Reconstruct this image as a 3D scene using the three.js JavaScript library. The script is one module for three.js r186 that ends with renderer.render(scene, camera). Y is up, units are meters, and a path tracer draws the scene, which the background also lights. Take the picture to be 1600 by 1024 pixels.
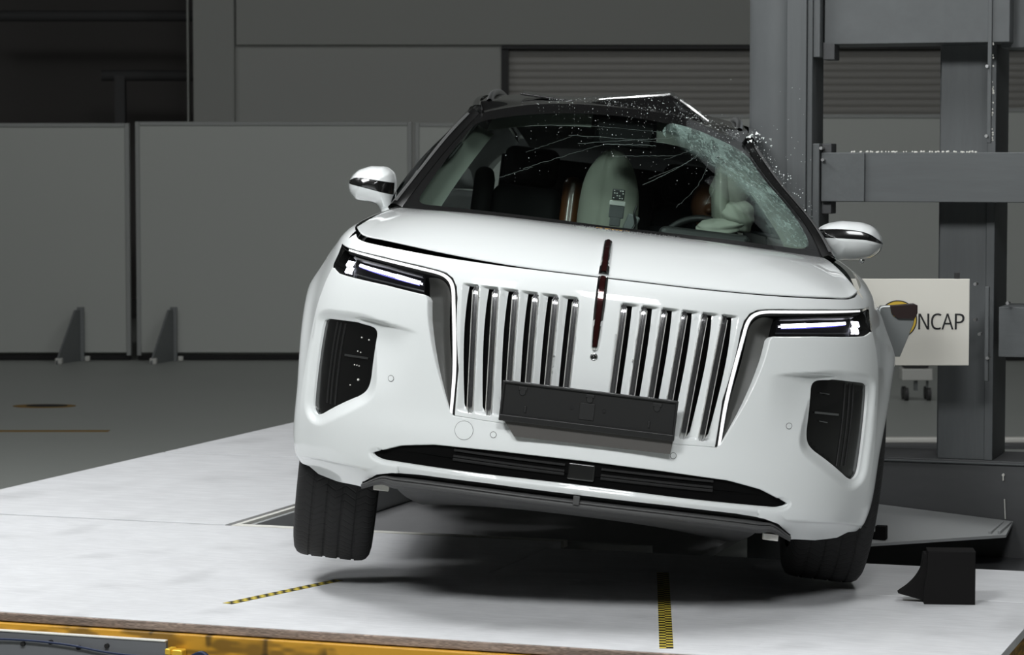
import * as THREE from 'three';
import { RoundedBoxGeometry } from 'three/addons/geometries/RoundedBoxGeometry.js';
import { mergeGeometries, mergeVertices, toCreasedNormals } from 'three/addons/utils/BufferGeometryUtils.js';
import { MarchingCubes } from 'three/addons/objects/MarchingCubes.js';
import { RectAreaLightUniformsLib } from 'three/addons/lights/RectAreaLightUniformsLib.js';
import { FontLoader } from 'three/addons/loaders/FontLoader.js';
import { TextGeometry } from 'three/addons/geometries/TextGeometry.js';

// ------------------------------------------------------------------ camera, lights, exposure
const scene = new THREE.Scene();
scene.background = new THREE.Color(0x050505);
const camera = new THREE.PerspectiveCamera(13.902, 1600 / 1024, 0.1, 100);
camera.position.set(0, 1.53, 0);
camera.rotation.set(-0.0623, 0, 0);
camera.focus = 9.6; camera.userData.fStop = 8;
const renderer = new THREE.WebGLRenderer({ antialias: true });
renderer.toneMapping = THREE.LinearToneMapping;
renderer.toneMappingExposure = 1.17;
renderer.shadowMap.enabled = true;
RectAreaLightUniformsLib.init();
const PI = Math.PI, cl = (v, a = 0, b = 1) => Math.min(b, Math.max(a, v)), lerp = (a, b, t) => a + (b - a) * t;
const ss = (x, a, b) => { const t = cl((x - a) / (b - a)); return t * t * (3 - 2 * t); };
function rng(seed) { let s = seed >>> 0; return () => { s = (s + 0x6D2B79F5) >>> 0; let t = s; t = Math.imul(t ^ (t >>> 15), t | 1); t ^= t + Math.imul(t ^ (t >>> 7), t | 61); return ((t ^ (t >>> 14)) >>> 0) / 4294967296; }; }
// flood lamps, some added unseen as fill: [x, y, z, target x, y, z, width, height, radiance, what tells it apart]
const LAMPS = [
  [-2.5, 5.5, -3.4, -0.2, 0.5, -9.2, 1.7, 1.2, 34, 'wide flood lamp high up in front of the car, leftmost of the front pair'],
  [0.9, 5.2, -2.4, 0.4, 0.5, -9.2, 1.6, 1.1, 26, 'wide flood lamp high up in front of the car, rightmost of the front pair'],
  [-3.6, 5.8, -10.2, -2.0, 0.0, -10.4, 2.2, 1.4, 13.5, 'overhead flood lamp above the left end of the white platform'],
  [-0.4, 6.0, -9.6, -0.1, 0.0, -9.8, 2.2, 1.2, 7, 'overhead flood lamp straight above the white car'],
  [3.3, 6.0, -10.7, 1.4, 0.0, -9.6, 1.9, 1.1, 6, 'added unseen fill lamp high above the right end of the platform'],  // added for the roof fold highlight and a brighter right platform
  [-4.8, 5.8, -14.8, -2.6, 0.0, -12.4, 2.0, 1.0, 13, 'overhead flood lamp above the far left corner of the platform'],
  [-6.0, 7.0, -21.5, -4.0, 1.0, -30.0, 2.4, 1.0, 3.5, 'added dim fill lamp over the far left of the hall'],  // added to lift the far background, no such lamp seen
  [5.4, 7.0, -17.0, 4.6, -0.5, -18.5, 1.6, 0.8, 10, 'added unseen fill lamp over the floor behind the steel rig'],  // added to brighten the floor behind the rig
  [2.6, 7.0, -21.0, 1.8, 1.0, -30.0, 2.4, 1.0, 3.9, 'added dim fill lamp over the far right of the hall'],  // second added background fill, unseen like the left one
];

// ------------------------------------------------------------------ naming helpers
const taken = {};
const numbered = (n) => { const k = taken[n] = (taken[n] ?? -1) + 1; return k ? n + '_' + String(k).padStart(3, '0') : n; };
function tag(o, label, category, group) { o.userData.label = label; o.userData.category = category; if (group) o.userData.group = group; return o; }
function thing(name, label, category, p = [0, 0, 0], turn = 0, group) {
  const o = new THREE.Group(); o.name = numbered(name); o.position.set(...p); o.rotation.y = turn; scene.add(o);
  return tag(o, label, category, group);
}
function mesh(name, geo, m, parent = scene, label) {
  if (Array.isArray(geo)) geo = merge(geo);
  const o = new THREE.Mesh(geo, m); o.name = parent === scene ? numbered(name) : name;
  o.castShadow = o.receiveShadow = true; parent.add(o); if (label) o.userData.label = label; return o;
}
function struct(name, geo, m, parent = scene) { const o = mesh(name, geo, m, parent); if (parent === scene) { o.name = name; o.userData.kind = 'structure'; } return o; }
function merge(list) {
  return mergeGeometries(list.map((g) => {
    g = g.index ? g.toNonIndexed() : g.clone();
    for (const k of Object.keys(g.attributes)) if (!['position', 'normal', 'uv'].includes(k)) g.deleteAttribute(k);
    if (!g.attributes.normal) g.computeVertexNormals();
    if (!g.attributes.uv) g.setAttribute('uv', new THREE.BufferAttribute(new Float32Array(g.attributes.position.count * 2), 2));
    return g;
  }));
}
const put = (g, x = 0, y = 0, z = 0, rx = 0, ry = 0, rz = 0) => { g = g.clone(); g.applyMatrix4(new THREE.Matrix4().compose(new THREE.Vector3(x, y, z), new THREE.Quaternion().setFromEuler(new THREE.Euler(rx, ry, rz, 'YXZ')), new THREE.Vector3(1, 1, 1))); return g; };
const rbx = (w, h, d, x = 0, y = 0, z = 0, r = 0.004, rx = 0, ry = 0, rz = 0) => put(new RoundedBoxGeometry(w, h, d, 2, Math.min(r, w * 0.45, h * 0.45, d * 0.45)), x, y, z, rx, ry, rz);
// box from min to max corners
const bb = (x0, y0, z0, x1, y1, z1, r = 0.003) => rbx(x1 - x0, y1 - y0, z1 - z0, (x0 + x1) / 2, (y0 + y1) / 2, (z0 + z1) / 2, r);
const V3 = (p) => new THREE.Vector3(...p);
const tube = (pts, r, seg = 24, rad = 8, closed = false) => new THREE.TubeGeometry(new THREE.CatmullRomCurve3(pts.map(V3), closed), seg, r, rad, closed);
const cyl = (r0, r1, h, x = 0, y = 0, z = 0, rx = 0, ry = 0, rz = 0, n = 24) => put(new THREE.CylinderGeometry(r0, r1, h, n), x, y, z, rx, ry, rz);

// ------------------------------------------------------------------ textures
function noiseTex(w, h, fn, srgb = true) {
  const d = new Uint8Array(w * h * 4);
  for (let j = 0; j < h; j++) for (let i = 0; i < w; i++) { const c = fn(i / w, j / h, i, j); d.set([c[0] * 255, c[1] * 255, c[2] * 255, (c[3] ?? 1) * 255].map((v) => cl(v, 0, 255)), (j * w + i) * 4); }
  const t = new THREE.DataTexture(d, w, h); t.magFilter = THREE.LinearFilter; t.minFilter = THREE.LinearMipmapLinearFilter; t.generateMipmaps = true;
  t.wrapS = t.wrapT = THREE.RepeatWrapping; if (srgb) t.colorSpace = THREE.SRGBColorSpace; t.needsUpdate = true; return t;
}
// periodic value noise
function vnoise(seed, n) {
  const r = rng(seed), g = Array.from({ length: n * n }, () => r());
  return (u, v) => { const x = ((u % 1) + 1) % 1 * n, y = ((v % 1) + 1) % 1 * n, i = Math.floor(x), j = Math.floor(y), fx = ss(x - i, 0, 1), fy = ss(y - j, 0, 1);
    const at = (a, b) => g[(b % n) * n + (a % n)]; return lerp(lerp(at(i, j), at(i + 1, j), fx), lerp(at(i, j + 1), at(i + 1, j + 1), fx), fy); };
}
const nA = vnoise(1, 8), nB = vnoise(2, 24), nC = vnoise(3, 64), nD = vnoise(4, 5);
const fbm = (u, v) => 0.5 * nA(u, v) + 0.3 * nB(u, v) + 0.2 * nC(u, v);
const boardTex = noiseTex(512, 512, (u, v) => { const s = 0.86 + 0.05 * (fbm(u, v) - 0.5) + 0.05 * (nC(u * 0.25, v * 2) - 0.5) - 0.05 * ss(nD(u + 0.3, v), 0.75, 1); return [s, s * 1.003, s * 1.012]; });
const floorRough = noiseTex(256, 256, (u, v) => { const s = 0.46 + 0.2 * (fbm(u, v) - 0.5); return [s, s, s]; }, false);
const steelTex = noiseTex(256, 256, (u, v) => { const s = 0.95 + 0.10 * (fbm(u, v) - 0.5); return [s, s, s]; });
const yellowTex = noiseTex(512, 256, (u, v) => { const d = ss(fbm(u, v), 0.56, 0.75), k = ss(nB(u * 2, v * 0.3), 0.78, 0.95) * ss(nA(u, v), 0.5, 0.7); const m = 1 - 0.35 * d - 0.6 * k; return [0.80 * m, 0.59 * m, 0.17 * m]; });
const rustTex = noiseTex(512, 64, (u, v) => { const s = 0.50 + 0.25 * (fbm(u, v) - 0.5) + 0.2 * (nC(u * 3, v) - 0.5); return [s * 1.05, s * 0.93, s * 0.85]; });
const checker = noiseTex(32, 32, (u, v) => { const k = (u < 0.5) !== (v < 0.5); return k ? [0.80, 0.72, 0.28] : [0.03, 0.03, 0.03]; }); checker.minFilter = THREE.LinearFilter; checker.generateMipmaps = false;
const tread = noiseTex(128, 32, (u, v) => { const s = Math.abs(((v + (u < 0.5 ? u : 1 - u) * 0.8) % 0.5) - 0.25) < 0.05 ? 0 : 1; return [s, s, s]; }, false);

const S = (c, rough = 0.6, metal = 0, o = {}) => new THREE.MeshStandardMaterial({ color: new THREE.Color().setRGB(...(Array.isArray(c) ? c : [c, c, c])), roughness: rough, metalness: metal, side: THREE.DoubleSide, ...o });
const Ph = (c, rough, metal, o = {}) => new THREE.MeshPhysicalMaterial({ color: new THREE.Color().setRGB(...(Array.isArray(c) ? c : [c, c, c])), roughness: rough, metalness: metal, side: THREE.DoubleSide, ...o });
const M = {
  paint: Ph([0.80, 0.825, 0.82], 0.45, 0, { clearcoat: 1, clearcoatRoughness: 0.04 }),
  piano: Ph(0.006, 0.25, 0, { clearcoat: 1, clearcoatRoughness: 0.03 }),
  black: S(0.012, 0.5), matte: S(0.010, 0.85), hollow: Ph(0.003, 0.9, 0, { specularIntensity: 0.15 }), ceil: S(0.03, 0.9), dark: S(0.03, 0.6), lipgrey: S(0.07, 0.5),
  plateblack: S(0.012, 0.42), chrome: S(0.75, 0.10, 1), satin: S([0.55, 0.56, 0.57], 0.28, 1), gleam: S([0.97, 0.97, 0.97], 0.24, 1), wedge: Ph([0.10, 0.10, 0.095], 0.38, 0.55, { clearcoat: 0.4, clearcoatRoughness: 0.2 }),  // includes near-white metal for the imitated highlight on the roof fold
  fin: S([0.62, 0.62, 0.63], 0.2, 1), emblem: Ph([0.05, 0.012, 0.012], 0.12, 0.6, { clearcoat: 1, clearcoatRoughness: 0.03 }),
  drl: S(0.85, 0.3, 0, { emissive: new THREE.Color(1, 1, 1), emissiveIntensity: 0.45 }),
  led: S(0.9, 0.4, 0, { emissive: new THREE.Color(0.86, 0.86, 1), emissiveIntensity: 4 }),
  ledblue: S(0.3, 0.4, 0, { emissive: new THREE.Color(0.08, 0.07, 0.9), emissiveIntensity: 0.8 }),
  lens: Ph(1, 0.02, 0, { transmission: 1, thickness: 0, ior: 1.45 }),
  glass: Ph([0.80, 0.90, 0.86], 0.0, 0, { transmission: 1, thickness: 0, ior: 1.5 }),
  tint: Ph([0.05, 0.06, 0.06], 0.02, 0, { transmission: 0.8, thickness: 0, ior: 1.5 }),
  rubber: S(0.017, 0.72), tyre: S(0.010, 0.8, 0, { bumpMap: tread, bumpScale: 0.0012 }), rim: S(0.35, 0.3, 1),
  tan: Ph([0.09, 0.034, 0.011], 0.36, 0, { clearcoat: 0.3 }), seat: Ph(0.006, 0.8, 0, { specularIntensity: 0.3 }), cream: S([0.20, 0.21, 0.185], 0.85), bag: S([0.34, 0.355, 0.30], 0.85),
  board: S(1, 0.42, 0, { map: boardTex }), rust: S(1, 0.8, 0, { map: rustTex }), yellow: S(1, 0.5, 0, { map: yellowTex }), gold: S([0.85, 0.55, 0.06], 0.3, 0.4),
  steel: S([0.105, 0.113, 0.116], 0.55, 0, { map: steelTex }), steeldark: S([0.085, 0.087, 0.09], 0.6, 0, { map: steelTex }), greyplate: S([0.36, 0.37, 0.37], 0.45), deck: S([0.22, 0.22, 0.225], 0.55, 0, { map: steelTex }),
  whitemetal: S([0.72, 0.71, 0.66], 0.5), bolt: S(0.5, 0.35, 1), cable: S([0.01, 0.02, 0.06], 0.5),
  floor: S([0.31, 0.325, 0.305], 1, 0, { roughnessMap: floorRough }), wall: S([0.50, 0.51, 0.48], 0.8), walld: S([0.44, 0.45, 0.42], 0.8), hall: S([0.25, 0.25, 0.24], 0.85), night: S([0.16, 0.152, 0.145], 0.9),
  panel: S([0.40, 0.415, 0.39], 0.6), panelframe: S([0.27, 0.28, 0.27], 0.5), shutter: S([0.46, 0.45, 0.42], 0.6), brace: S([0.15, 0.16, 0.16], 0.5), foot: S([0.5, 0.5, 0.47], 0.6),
  sign: S([0.80, 0.775, 0.70], 0.6), ink: S(0.012, 0.6), signyellow: S([0.72, 0.48, 0.05], 0.6), brown: S([0.016, 0.006, 0.005], 0.4), stripe: S([0.20, 0.115, 0.02], 0.7), tape: S(1, 0.5, 0, { map: checker }),
  lampglow: S(0.8, 0.6, 0, { emissive: new THREE.Color(1, 1, 1), emissiveIntensity: 6 }), dimglow: S(0.8, 0.6, 0, { emissive: new THREE.Color(1, 1, 1), emissiveIntensity: 3 }),
  shard: S([0.80, 0.86, 0.84], 0.25), navy: S([0.008, 0.009, 0.012], 0.5), foam: Ph([0.006, 0.0055, 0.0055], 0.85, 0, { specularIntensity: 0.4 }), dummyskin: S([0.085, 0.036, 0.018], 0.42), dummysuit: Ph([0.006, 0.006, 0.007], 0.85, 0, { specularIntensity: 0.3 }),
};

// ------------------------------------------------------------------ lamps
for (const [x, y, z, tx, ty, tz, w, h, L, what] of LAMPS) {
  const t = thing('flood_lamp', what, 'lamp', [x, y, z], 0);
  const q = new THREE.Object3D(); q.position.set(x, y, z); const l = new THREE.RectAreaLight(0xffffff, L, w, h);
  l.name = 'light'; l.color.setRGB(0.975, 1, 1.01); t.add(l); l.position.set(0, 0, 0);
  t.updateMatrixWorld(true); l.lookAt(tx, ty, tz);
  const head = new THREE.Group(); head.name = 'lamp_head'; head.quaternion.copy(l.quaternion); t.add(head);
  mesh('housing', [rbx(w + 0.1, h + 0.1, 0.12, 0, 0, 0.12, 0.02), ...[-1, 1].map((s) => rbx(0.05, h + 0.1, 0.1, s * (w / 2 + 0.045), 0, 0.03, 0.01))], M.dark, head);
  mesh('diffuser', rbx(w, h, 0.02, 0, 0, 0.03, 0.005), L > 10 ? M.lampglow : M.dimglow, head);
  for (const k of [-1, 1]) mesh('hanger', cyl(0.02, 0.02, 9 - y - 0.05, k * w / 3, (9 - y) / 2 + 0.05, 0.2), M.dark, t);
}

// ------------------------------------------------------------------ surface mesher
function herm(p, x) {
  const n = p.length - 1; x = cl(x, p[0][0], p[n][0]); let i = 0; while (i < n - 1 && x > p[i + 1][0]) i++;
  const m = (j) => (j === 0 ? (p[1][1] - p[0][1]) / (p[1][0] - p[0][0]) : j === n ? (p[n][1] - p[n - 1][1]) / (p[n][0] - p[n - 1][0]) : (p[j + 1][1] - p[j - 1][1]) / (p[j + 1][0] - p[j - 1][0]));
  const h = p[i + 1][0] - p[i][0], t = (x - p[i][0]) / h, a = t * t, b = a * t;
  return p[i][1] * (2 * b - 3 * a + 1) + h * m(i) * (b - 2 * a + t) + p[i + 1][1] * (-2 * b + 3 * a) + h * m(i + 1) * (b - a);
}
function curve3(pts) { const c = new THREE.CatmullRomCurve3(pts.map(V3), false, 'centripetal'); return (t) => c.getPoint(cl(t)).toArray(); }
// polygon with rounded corners (r per corner possible as third entry)
function roundPoly(pts, r = 0.01, seg = 5) {
  const out = [], n = pts.length;
  pts.forEach((p, i) => {
    const a = pts[(i + n - 1) % n], b = pts[(i + 1) % n], la = Math.hypot(a[0] - p[0], a[1] - p[1]), lb = Math.hypot(b[0] - p[0], b[1] - p[1]), rr = p[2] ?? r;
    const da = Math.min(rr, la * 0.45) / la, db = Math.min(rr, lb * 0.45) / lb;
    if (rr < 1e-5) { out.push([p[0], p[1]]); return; }
    const A = [lerp(p[0], a[0], da), lerp(p[1], a[1], da)], B = [lerp(p[0], b[0], db), lerp(p[1], b[1], db)];
    for (let k = 0; k <= seg; k++) { const t = k / seg, u = 1 - t; out.push([u * u * A[0] + 2 * u * t * p[0] + t * t * B[0], u * u * A[1] + 2 * u * t * p[1] + t * t * B[1]]); }
  });
  return out;
}
const mirrorPoly = (p) => p.map(([x, y, r]) => [-x, y, r]).reverse();
function inPoly(poly, x, y) { let c = false; for (let i = 0, j = poly.length - 1; i < poly.length; j = i++) { const a = poly[i], b = poly[j]; if ((a[1] > y) !== (b[1] > y) && x < (b[0] - a[0]) * (y - a[1]) / (b[1] - a[1]) + a[0]) c = !c; } return c; }
function sdist(poly, x, y) { let d = 1e9; for (let i = 0, j = poly.length - 1; i < poly.length; j = i++) { const a = poly[j], b = poly[i], ex = b[0] - a[0], ey = b[1] - a[1], t = cl(((x - a[0]) * ex + (y - a[1]) * ey) / (ex * ex + ey * ey + 1e-12)); d = Math.min(d, Math.hypot(a[0] + ex * t - x, a[1] + ey * t - y)); } return inPoly(poly, x, y) ? -d : d; }
function normalAt(P, u, v, hu, hv) {
  const a = P(u - hu, v), b = P(u + hu, v), c = P(u, v - hv), d = P(u, v + hv);
  const x = [b[0] - a[0], b[1] - a[1], b[2] - a[2]], y = [d[0] - c[0], d[1] - c[1], d[2] - c[2]];
  const n = [x[1] * y[2] - x[2] * y[1], x[2] * y[0] - x[0] * y[2], x[0] * y[1] - x[1] * y[0]], l = Math.hypot(...n) || 1; return n.map((k) => k / l);
}
const offs = (P, d, hu = 0.002, hv = 0.002) => (u, v) => { const p = P(u, v), n = normalAt(P, u, v, hu, hv), k = typeof d === 'function' ? d(u, v) : d; return [p[0] + n[0] * k, p[1] + n[1] * k, p[2] + n[2] * k]; };
// mesh of the surface P(u, v) inside a polygon of the (u, v) plane, minus holes; grid vertices near an edge are moved onto it
function patch(P, poly, hu, hv, holes = [], eps = 0.25) {
  const all = [poly, ...holes], us = poly.map((p) => p[0]), vs = poly.map((p) => p[1]);
  const u0 = Math.min(...us) - hu * 1.37, v0 = Math.min(...vs) - hv * 1.41, nu = Math.ceil((Math.max(...us) - u0) / hu) + 2, nv = Math.ceil((Math.max(...vs) - v0) / hv) + 2;
  const gu = new Float64Array(nu * nv), gv = new Float64Array(nu * nv), best = new Float64Array(nu * nv).fill(9);
  for (let j = 0; j < nv; j++) for (let i = 0; i < nu; i++) { gu[j * nu + i] = u0 + i * hu; gv[j * nu + i] = v0 + j * hv; }
  const snap = (u, v, pri) => { const fi = (u - u0) / hu, fj = (v - v0) / hv, i = Math.round(fi), j = Math.round(fj), k = j * nu + i, d = Math.hypot(fi - i, fj - j) - pri; if (d < best[k]) { best[k] = d; gu[k] = u; gv[k] = v; } };
  for (const pl of all) pl.forEach((p, i) => { const q = pl[(i + 1) % pl.length], L = Math.hypot((q[0] - p[0]) / hu, (q[1] - p[1]) / hv), n = Math.max(1, Math.ceil(L / 0.2));
    const o = pl[(i + pl.length - 1) % pl.length], t1 = Math.atan2((p[1] - o[1]) / hv, (p[0] - o[0]) / hu), t2 = Math.atan2((q[1] - p[1]) / hv, (q[0] - p[0]) / hu), turn = Math.abs(Math.atan2(Math.sin(t2 - t1), Math.cos(t2 - t1)));
    for (let k = 0; k < n; k++) snap(lerp(p[0], q[0], k / n), lerp(p[1], q[1], k / n), k === 0 && turn > 0.5 ? 5 : 0); });
  const idx = [], used = new Int32Array(nu * nv).fill(-1), pos = [], nor = [], uv = [];
  const get = (k) => { if (used[k] < 0) { used[k] = pos.length / 3; pos.push(...P(gu[k], gv[k])); nor.push(...normalAt(P, gu[k], gv[k], hu * eps, hv * eps)); uv.push(gu[k], gv[k]); } return used[k]; };
  const ok = (u, v) => inPoly(poly, u, v) && !holes.some((h) => inPoly(h, u, v));
  const tri = (a, b, c) => { const ar = (gu[b] - gu[a]) * (gv[c] - gv[a]) - (gu[c] - gu[a]) * (gv[b] - gv[a]); if (ar < 1e-4 * hu * hv) return; if (ok((gu[a] + gu[b] + gu[c]) / 3, (gv[a] + gv[b] + gv[c]) / 3)) idx.push(get(a), get(b), get(c)); };
  for (let j = 0; j < nv - 1; j++) for (let i = 0; i < nu - 1; i++) {
    const a = j * nu + i, b = a + 1, d = a + nu, c = d + 1, S1 = (best[a] < 9) + (best[c] < 9), S2 = (best[b] < 9) + (best[d] < 9);
    if (S1 > S2) { tri(a, b, c); tri(a, c, d); } else { tri(a, b, d); tri(b, c, d); }
  }
  const g = new THREE.BufferGeometry(); g.setAttribute('position', new THREE.Float32BufferAttribute(pos, 3)); g.setAttribute('normal', new THREE.Float32BufferAttribute(nor, 3)); g.setAttribute('uv', new THREE.Float32BufferAttribute(uv, 2)); g.setIndex(idx); return g;
}
const grid = (P, u0, u1, v0, v1, nu, nv) => patch(P, [[u0, v0], [u1, v0], [u1, v1], [u0, v1]], (u1 - u0) / nu, (v1 - v0) / nv);
// sweeps a profile of [sideways, along normal] points along a path on the surface P; sideways is to the left of the path seen against the normal
function along(P, path, prof, closed = true, hu = 0.002, hv = 0.002) {
  const n = path.length, pos = [], idx = [], m = prof.length;
  const q = path.map(([u, v]) => [P(u, v), normalAt(P, u, v, hu, hv)]);
  for (let i = 0; i < n; i++) {
    const a = q[closed ? (i + n - 1) % n : Math.max(0, i - 1)][0], b = q[closed ? (i + 1) % n : Math.min(n - 1, i + 1)][0], N = q[i][1], p = q[i][0];
    const t = new THREE.Vector3(b[0] - a[0], b[1] - a[1], b[2] - a[2]).normalize(), s = new THREE.Vector3(...N).cross(t).normalize();
    const pr = typeof prof[0] === 'function' ? prof.map((f) => f(i / (n - 1))) : prof;
    for (const [x, y] of pr) pos.push(p[0] + s.x * x + N[0] * y, p[1] + s.y * x + N[1] * y, p[2] + s.z * x + N[2] * y);
  }
  for (let i = 0; i < (closed ? n : n - 1); i++) for (let k = 0; k < m - 1; k++) { const a = i * m + k, b = ((i + 1) % n) * m + k; idx.push(a, a + 1, b, b, a + 1, b + 1); }
  let g = new THREE.BufferGeometry(); g.setAttribute('position', new THREE.Float32BufferAttribute(pos, 3)); g.setIndex(idx);
  g = toCreasedNormals(g, 0.7); return g;
}
function dense(path, d, closed = true) { const out = []; const n = path.length; for (let i = 0; i < (closed ? n : n - 1); i++) { const a = path[i], b = path[(i + 1) % n], L = Math.hypot(b[0] - a[0], b[1] - a[1]), k = Math.max(1, Math.ceil(L / d)); for (let j = 0; j < k; j++) out.push([lerp(a[0], b[0], j / k), lerp(a[1], b[1], j / k)]); } if (!closed) out.push(path[n - 1]); return out; }
const ccw = (p) => { let s = 0; p.forEach((a, i) => { const b = p[(i + 1) % p.length]; s += a[0] * b[1] - b[0] * a[1]; }); return s > 0 ? p : [...p].reverse(); };
const smooth2 = (pts, n) => new THREE.CatmullRomCurve3(pts.map((p) => new THREE.Vector3(p[0], p[1], 0)), false, 'centripetal').getSpacedPoints(n).map((p) => [p.x, p.y]);
// ------------------------------------------------------------------ the hall
struct('floor', bb(-15, -0.8, -40, 15, -0.5, 9, 0.01), M.floor);
struct('ceiling', bb(-15, 9, -40, 15, 9.3, 9, 0.01), M.ceil);
struct('wall_left', bb(-15.3, -0.8, -40, -15, 9.3, 9, 0.01), M.hall);
struct('wall_right', bb(15, -0.8, -40, 15.3, 9.3, 9, 0.01), M.hall);
struct('wall_front', bb(-15.3, -0.8, 9, 15.3, 9.3, 9.3, 0.01), M.hall);
{
  // back wall with a wide dark opening on the left and a shutter gate in the middle
  const z = -33, o0 = -12, o1 = -3.9, s0 = -0.13, s1 = 8, sh = 2.92;
  const g = [bb(-15, -0.5, z - 0.3, o0, 9, z), bb(o0, 7, z - 0.3, o1, 9, z), bb(o1, -0.5, z - 0.3, s0, 9, z), bb(s0, sh, z - 0.3, s1, 9, z), bb(s1, -0.5, z - 0.3, 15, 9, z)];
  const w = struct('wall_back', g, M.wall);
  mesh('cladding', [bb(-3.36, 2.93, z, 14.9, 8.9, z + 0.10, 0.01)], M.walld, w);
  mesh('pilaster', [bb(-3.88, -0.5, z, -3.38, 8.9, z + 0.16, 0.01)], M.walld, w);
  mesh('door_jamb', [bb(-3.97, -0.5, z - 0.1, -3.945, 8.9, z + 0.06, 0.01)], M.walld, w);
  // the dark space behind the opening
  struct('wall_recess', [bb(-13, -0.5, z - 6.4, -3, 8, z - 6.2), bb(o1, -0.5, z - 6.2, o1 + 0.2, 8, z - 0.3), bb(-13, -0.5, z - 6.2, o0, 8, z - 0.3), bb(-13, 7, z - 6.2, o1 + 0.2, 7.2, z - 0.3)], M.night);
  const t = thing('pipe_rack', 'dark pipe frame deep inside the black opening at the upper left', 'pipe', [0, 0, z - 1.2]);
  mesh('pipe', cyl(0.07, 0.07, 2.6, -5.3, 3.35, 0, 0, 0, PI / 2), S(0.07, 0.8), t); mesh('pipe', cyl(0.07, 0.07, 1.2, -4.6, 2.6, 0, 0, 0, PI / 2), S(0.07, 0.8), t);
  mesh('post', bb(-5.03, -0.5, -0.08, -4.9, 2.6, 0.08), S(0.09, 0.8), t);
  // roller shutter, slat by slat
  const gate = new THREE.Group(); gate.name = 'door_1'; gate.userData.kind = 'structure'; scene.add(gate);
  const slat = new THREE.ExtrudeGeometry((() => { const s = new THREE.Shape(); s.moveTo(0, 0); s.quadraticCurveTo(0.026, 0.018, 0.024, 0.05); s.quadraticCurveTo(0.018, 0.083, 0, 0.086); s.lineTo(-0.008, 0.07); s.lineTo(-0.008, 0.01); s.closePath(); return s; })(), { depth: s1 - s0 - 0.06, bevelEnabled: false, curveSegments: 5 });
  slat.rotateY(PI / 2); slat.scale(1, 1, -1); slat.computeVertexNormals();
  for (let k = 0; k < 40; k++) { const m = mesh('slat', slat, M.shutter, gate); m.position.set(s0 + 0.03, -0.48 + 0.086 * k, z - 0.12); }
  mesh('shutter_frame', [bb(s0, -0.5, z - 0.05, s0 + 0.09, sh, z + 0.05), bb(s1 - 0.09, -0.5, z - 0.05, s1, sh, z + 0.05), bb(s0, sh - 0.04, z - 0.05, s1, sh, z + 0.12)], M.dark, gate);
}
// white partition panels standing on the floor with brackets
{
  const z = -27.2;
  const wall = (x0, x1, top, zz, label) => {
    const t = thing('partition_panel', label, 'partition', [(x0 + x1) / 2, -0.45, zz]), w = x1 - x0, h = top + 0.45;
    mesh('sheet', rbx(w - 0.07, h - 0.06, 0.06, 0, h / 2, 0, 0.006), M.panel, t);
    for (const s of [-1, 1]) mesh('edge_profile', rbx(0.045, h, 0.085, s * (w / 2 - 0.0225), h / 2, 0, 0.006), M.panelframe, t);
    mesh('top_profile', rbx(w - 0.09, 0.04, 0.085, 0, h - 0.02, 0, 0.006), M.panelframe, t);
    mesh('base_rail', rbx(w - 0.02, 0.05, 0.07, 0, -0.02, -0.02, 0.004), M.matte, t);
    return t;
  };
  wall(-6.73, -3.86, 1.90, z, 'white partition panel at the far left, left of the dark joint');
  wall(-3.80, -1.01, 1.915, z, 'wide white partition panel behind the left mirror of the car');
  wall(-0.98, 1.85, 1.905, z, 'white partition panel mostly hidden behind the car roof');
  wall(1.9, 4.7, 1.99, z, 'white partition panel seen through the openings of the steel frame');
  wall(4.78, 7.6, 2.05, z + 0.05, 'pale edged partition panel at the far right behind the steel frame');
  const foot = (x, label) => {
    const t = thing('panel_bracket', label, 'bracket', [x, -0.5, z + 0.05]);
    mesh('upright', rbx(0.07, 0.55, 0.03, 0.02, 0.27, 0.03, 0.004), M.brace, t);
    const s = new THREE.Shape(); s.moveTo(0, 0.52); s.lineTo(0.1, 0.52); s.lineTo(0.5, 0.03); s.lineTo(0.5, 0); s.lineTo(0, 0); s.closePath();
    mesh('gusset', put(new THREE.ExtrudeGeometry(s, { depth: 0.02, bevelEnabled: false }), 0.02, 0, 0.04, 0, -PI / 2 - 0.32, 0), M.brace, t);
    mesh('foot', rbx(0.07, 0.06, 0.09, -0.13, 0.03, 0.46, 0.01), M.foot, t); mesh('foot', rbx(0.05, 0.05, 0.06, 0.1, 0.03, 0.12, 0.01), M.foot, t);
  };
  foot(-4.38, 'tall thin grey bracket propping the left partition panel');
  foot(-3.44, 'tall thin grey bracket propping the panel right of the dark joint');
}
// floor marks and things lying far behind
tag(mesh('floor_line', bb(-6.4, -0.5, -20.12, -3.02, -0.498, -20.0, 0.0005), M.stripe), 'thin brown and yellow line along the grey floor at the left', 'line');
{ const g = new THREE.CylinderGeometry(0.26, 0.26, 0.004, 40); g.scale(1, 1, 0.62); const t = thing('floor_cover', 'dark oval cover with yellow rim set in the grey floor', 'cover', [-3.86, -0.498, -22.1]);
  mesh('rim', g, M.stripe, t); const k = new THREE.CylinderGeometry(0.17, 0.17, 0.006, 40); k.scale(1, 1, 0.6); mesh('cap', put(k, 0.02, 0.003, 0), M.matte, t); }
{ const t = thing('floor_rail', 'pale rail lying on the floor behind the steel base at the right', 'rail', [3.1, -0.5, -19.0]);
  mesh('rail_bar', rbx(2.6, 0.035, 0.10, 0, 0.045, 0, 0.01), M.whitemetal, t); mesh('rail_foot', rbx(2.6, 0.03, 0.3, 0, 0.015, 0.05, 0.005), M.steeldark, t); }
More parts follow.
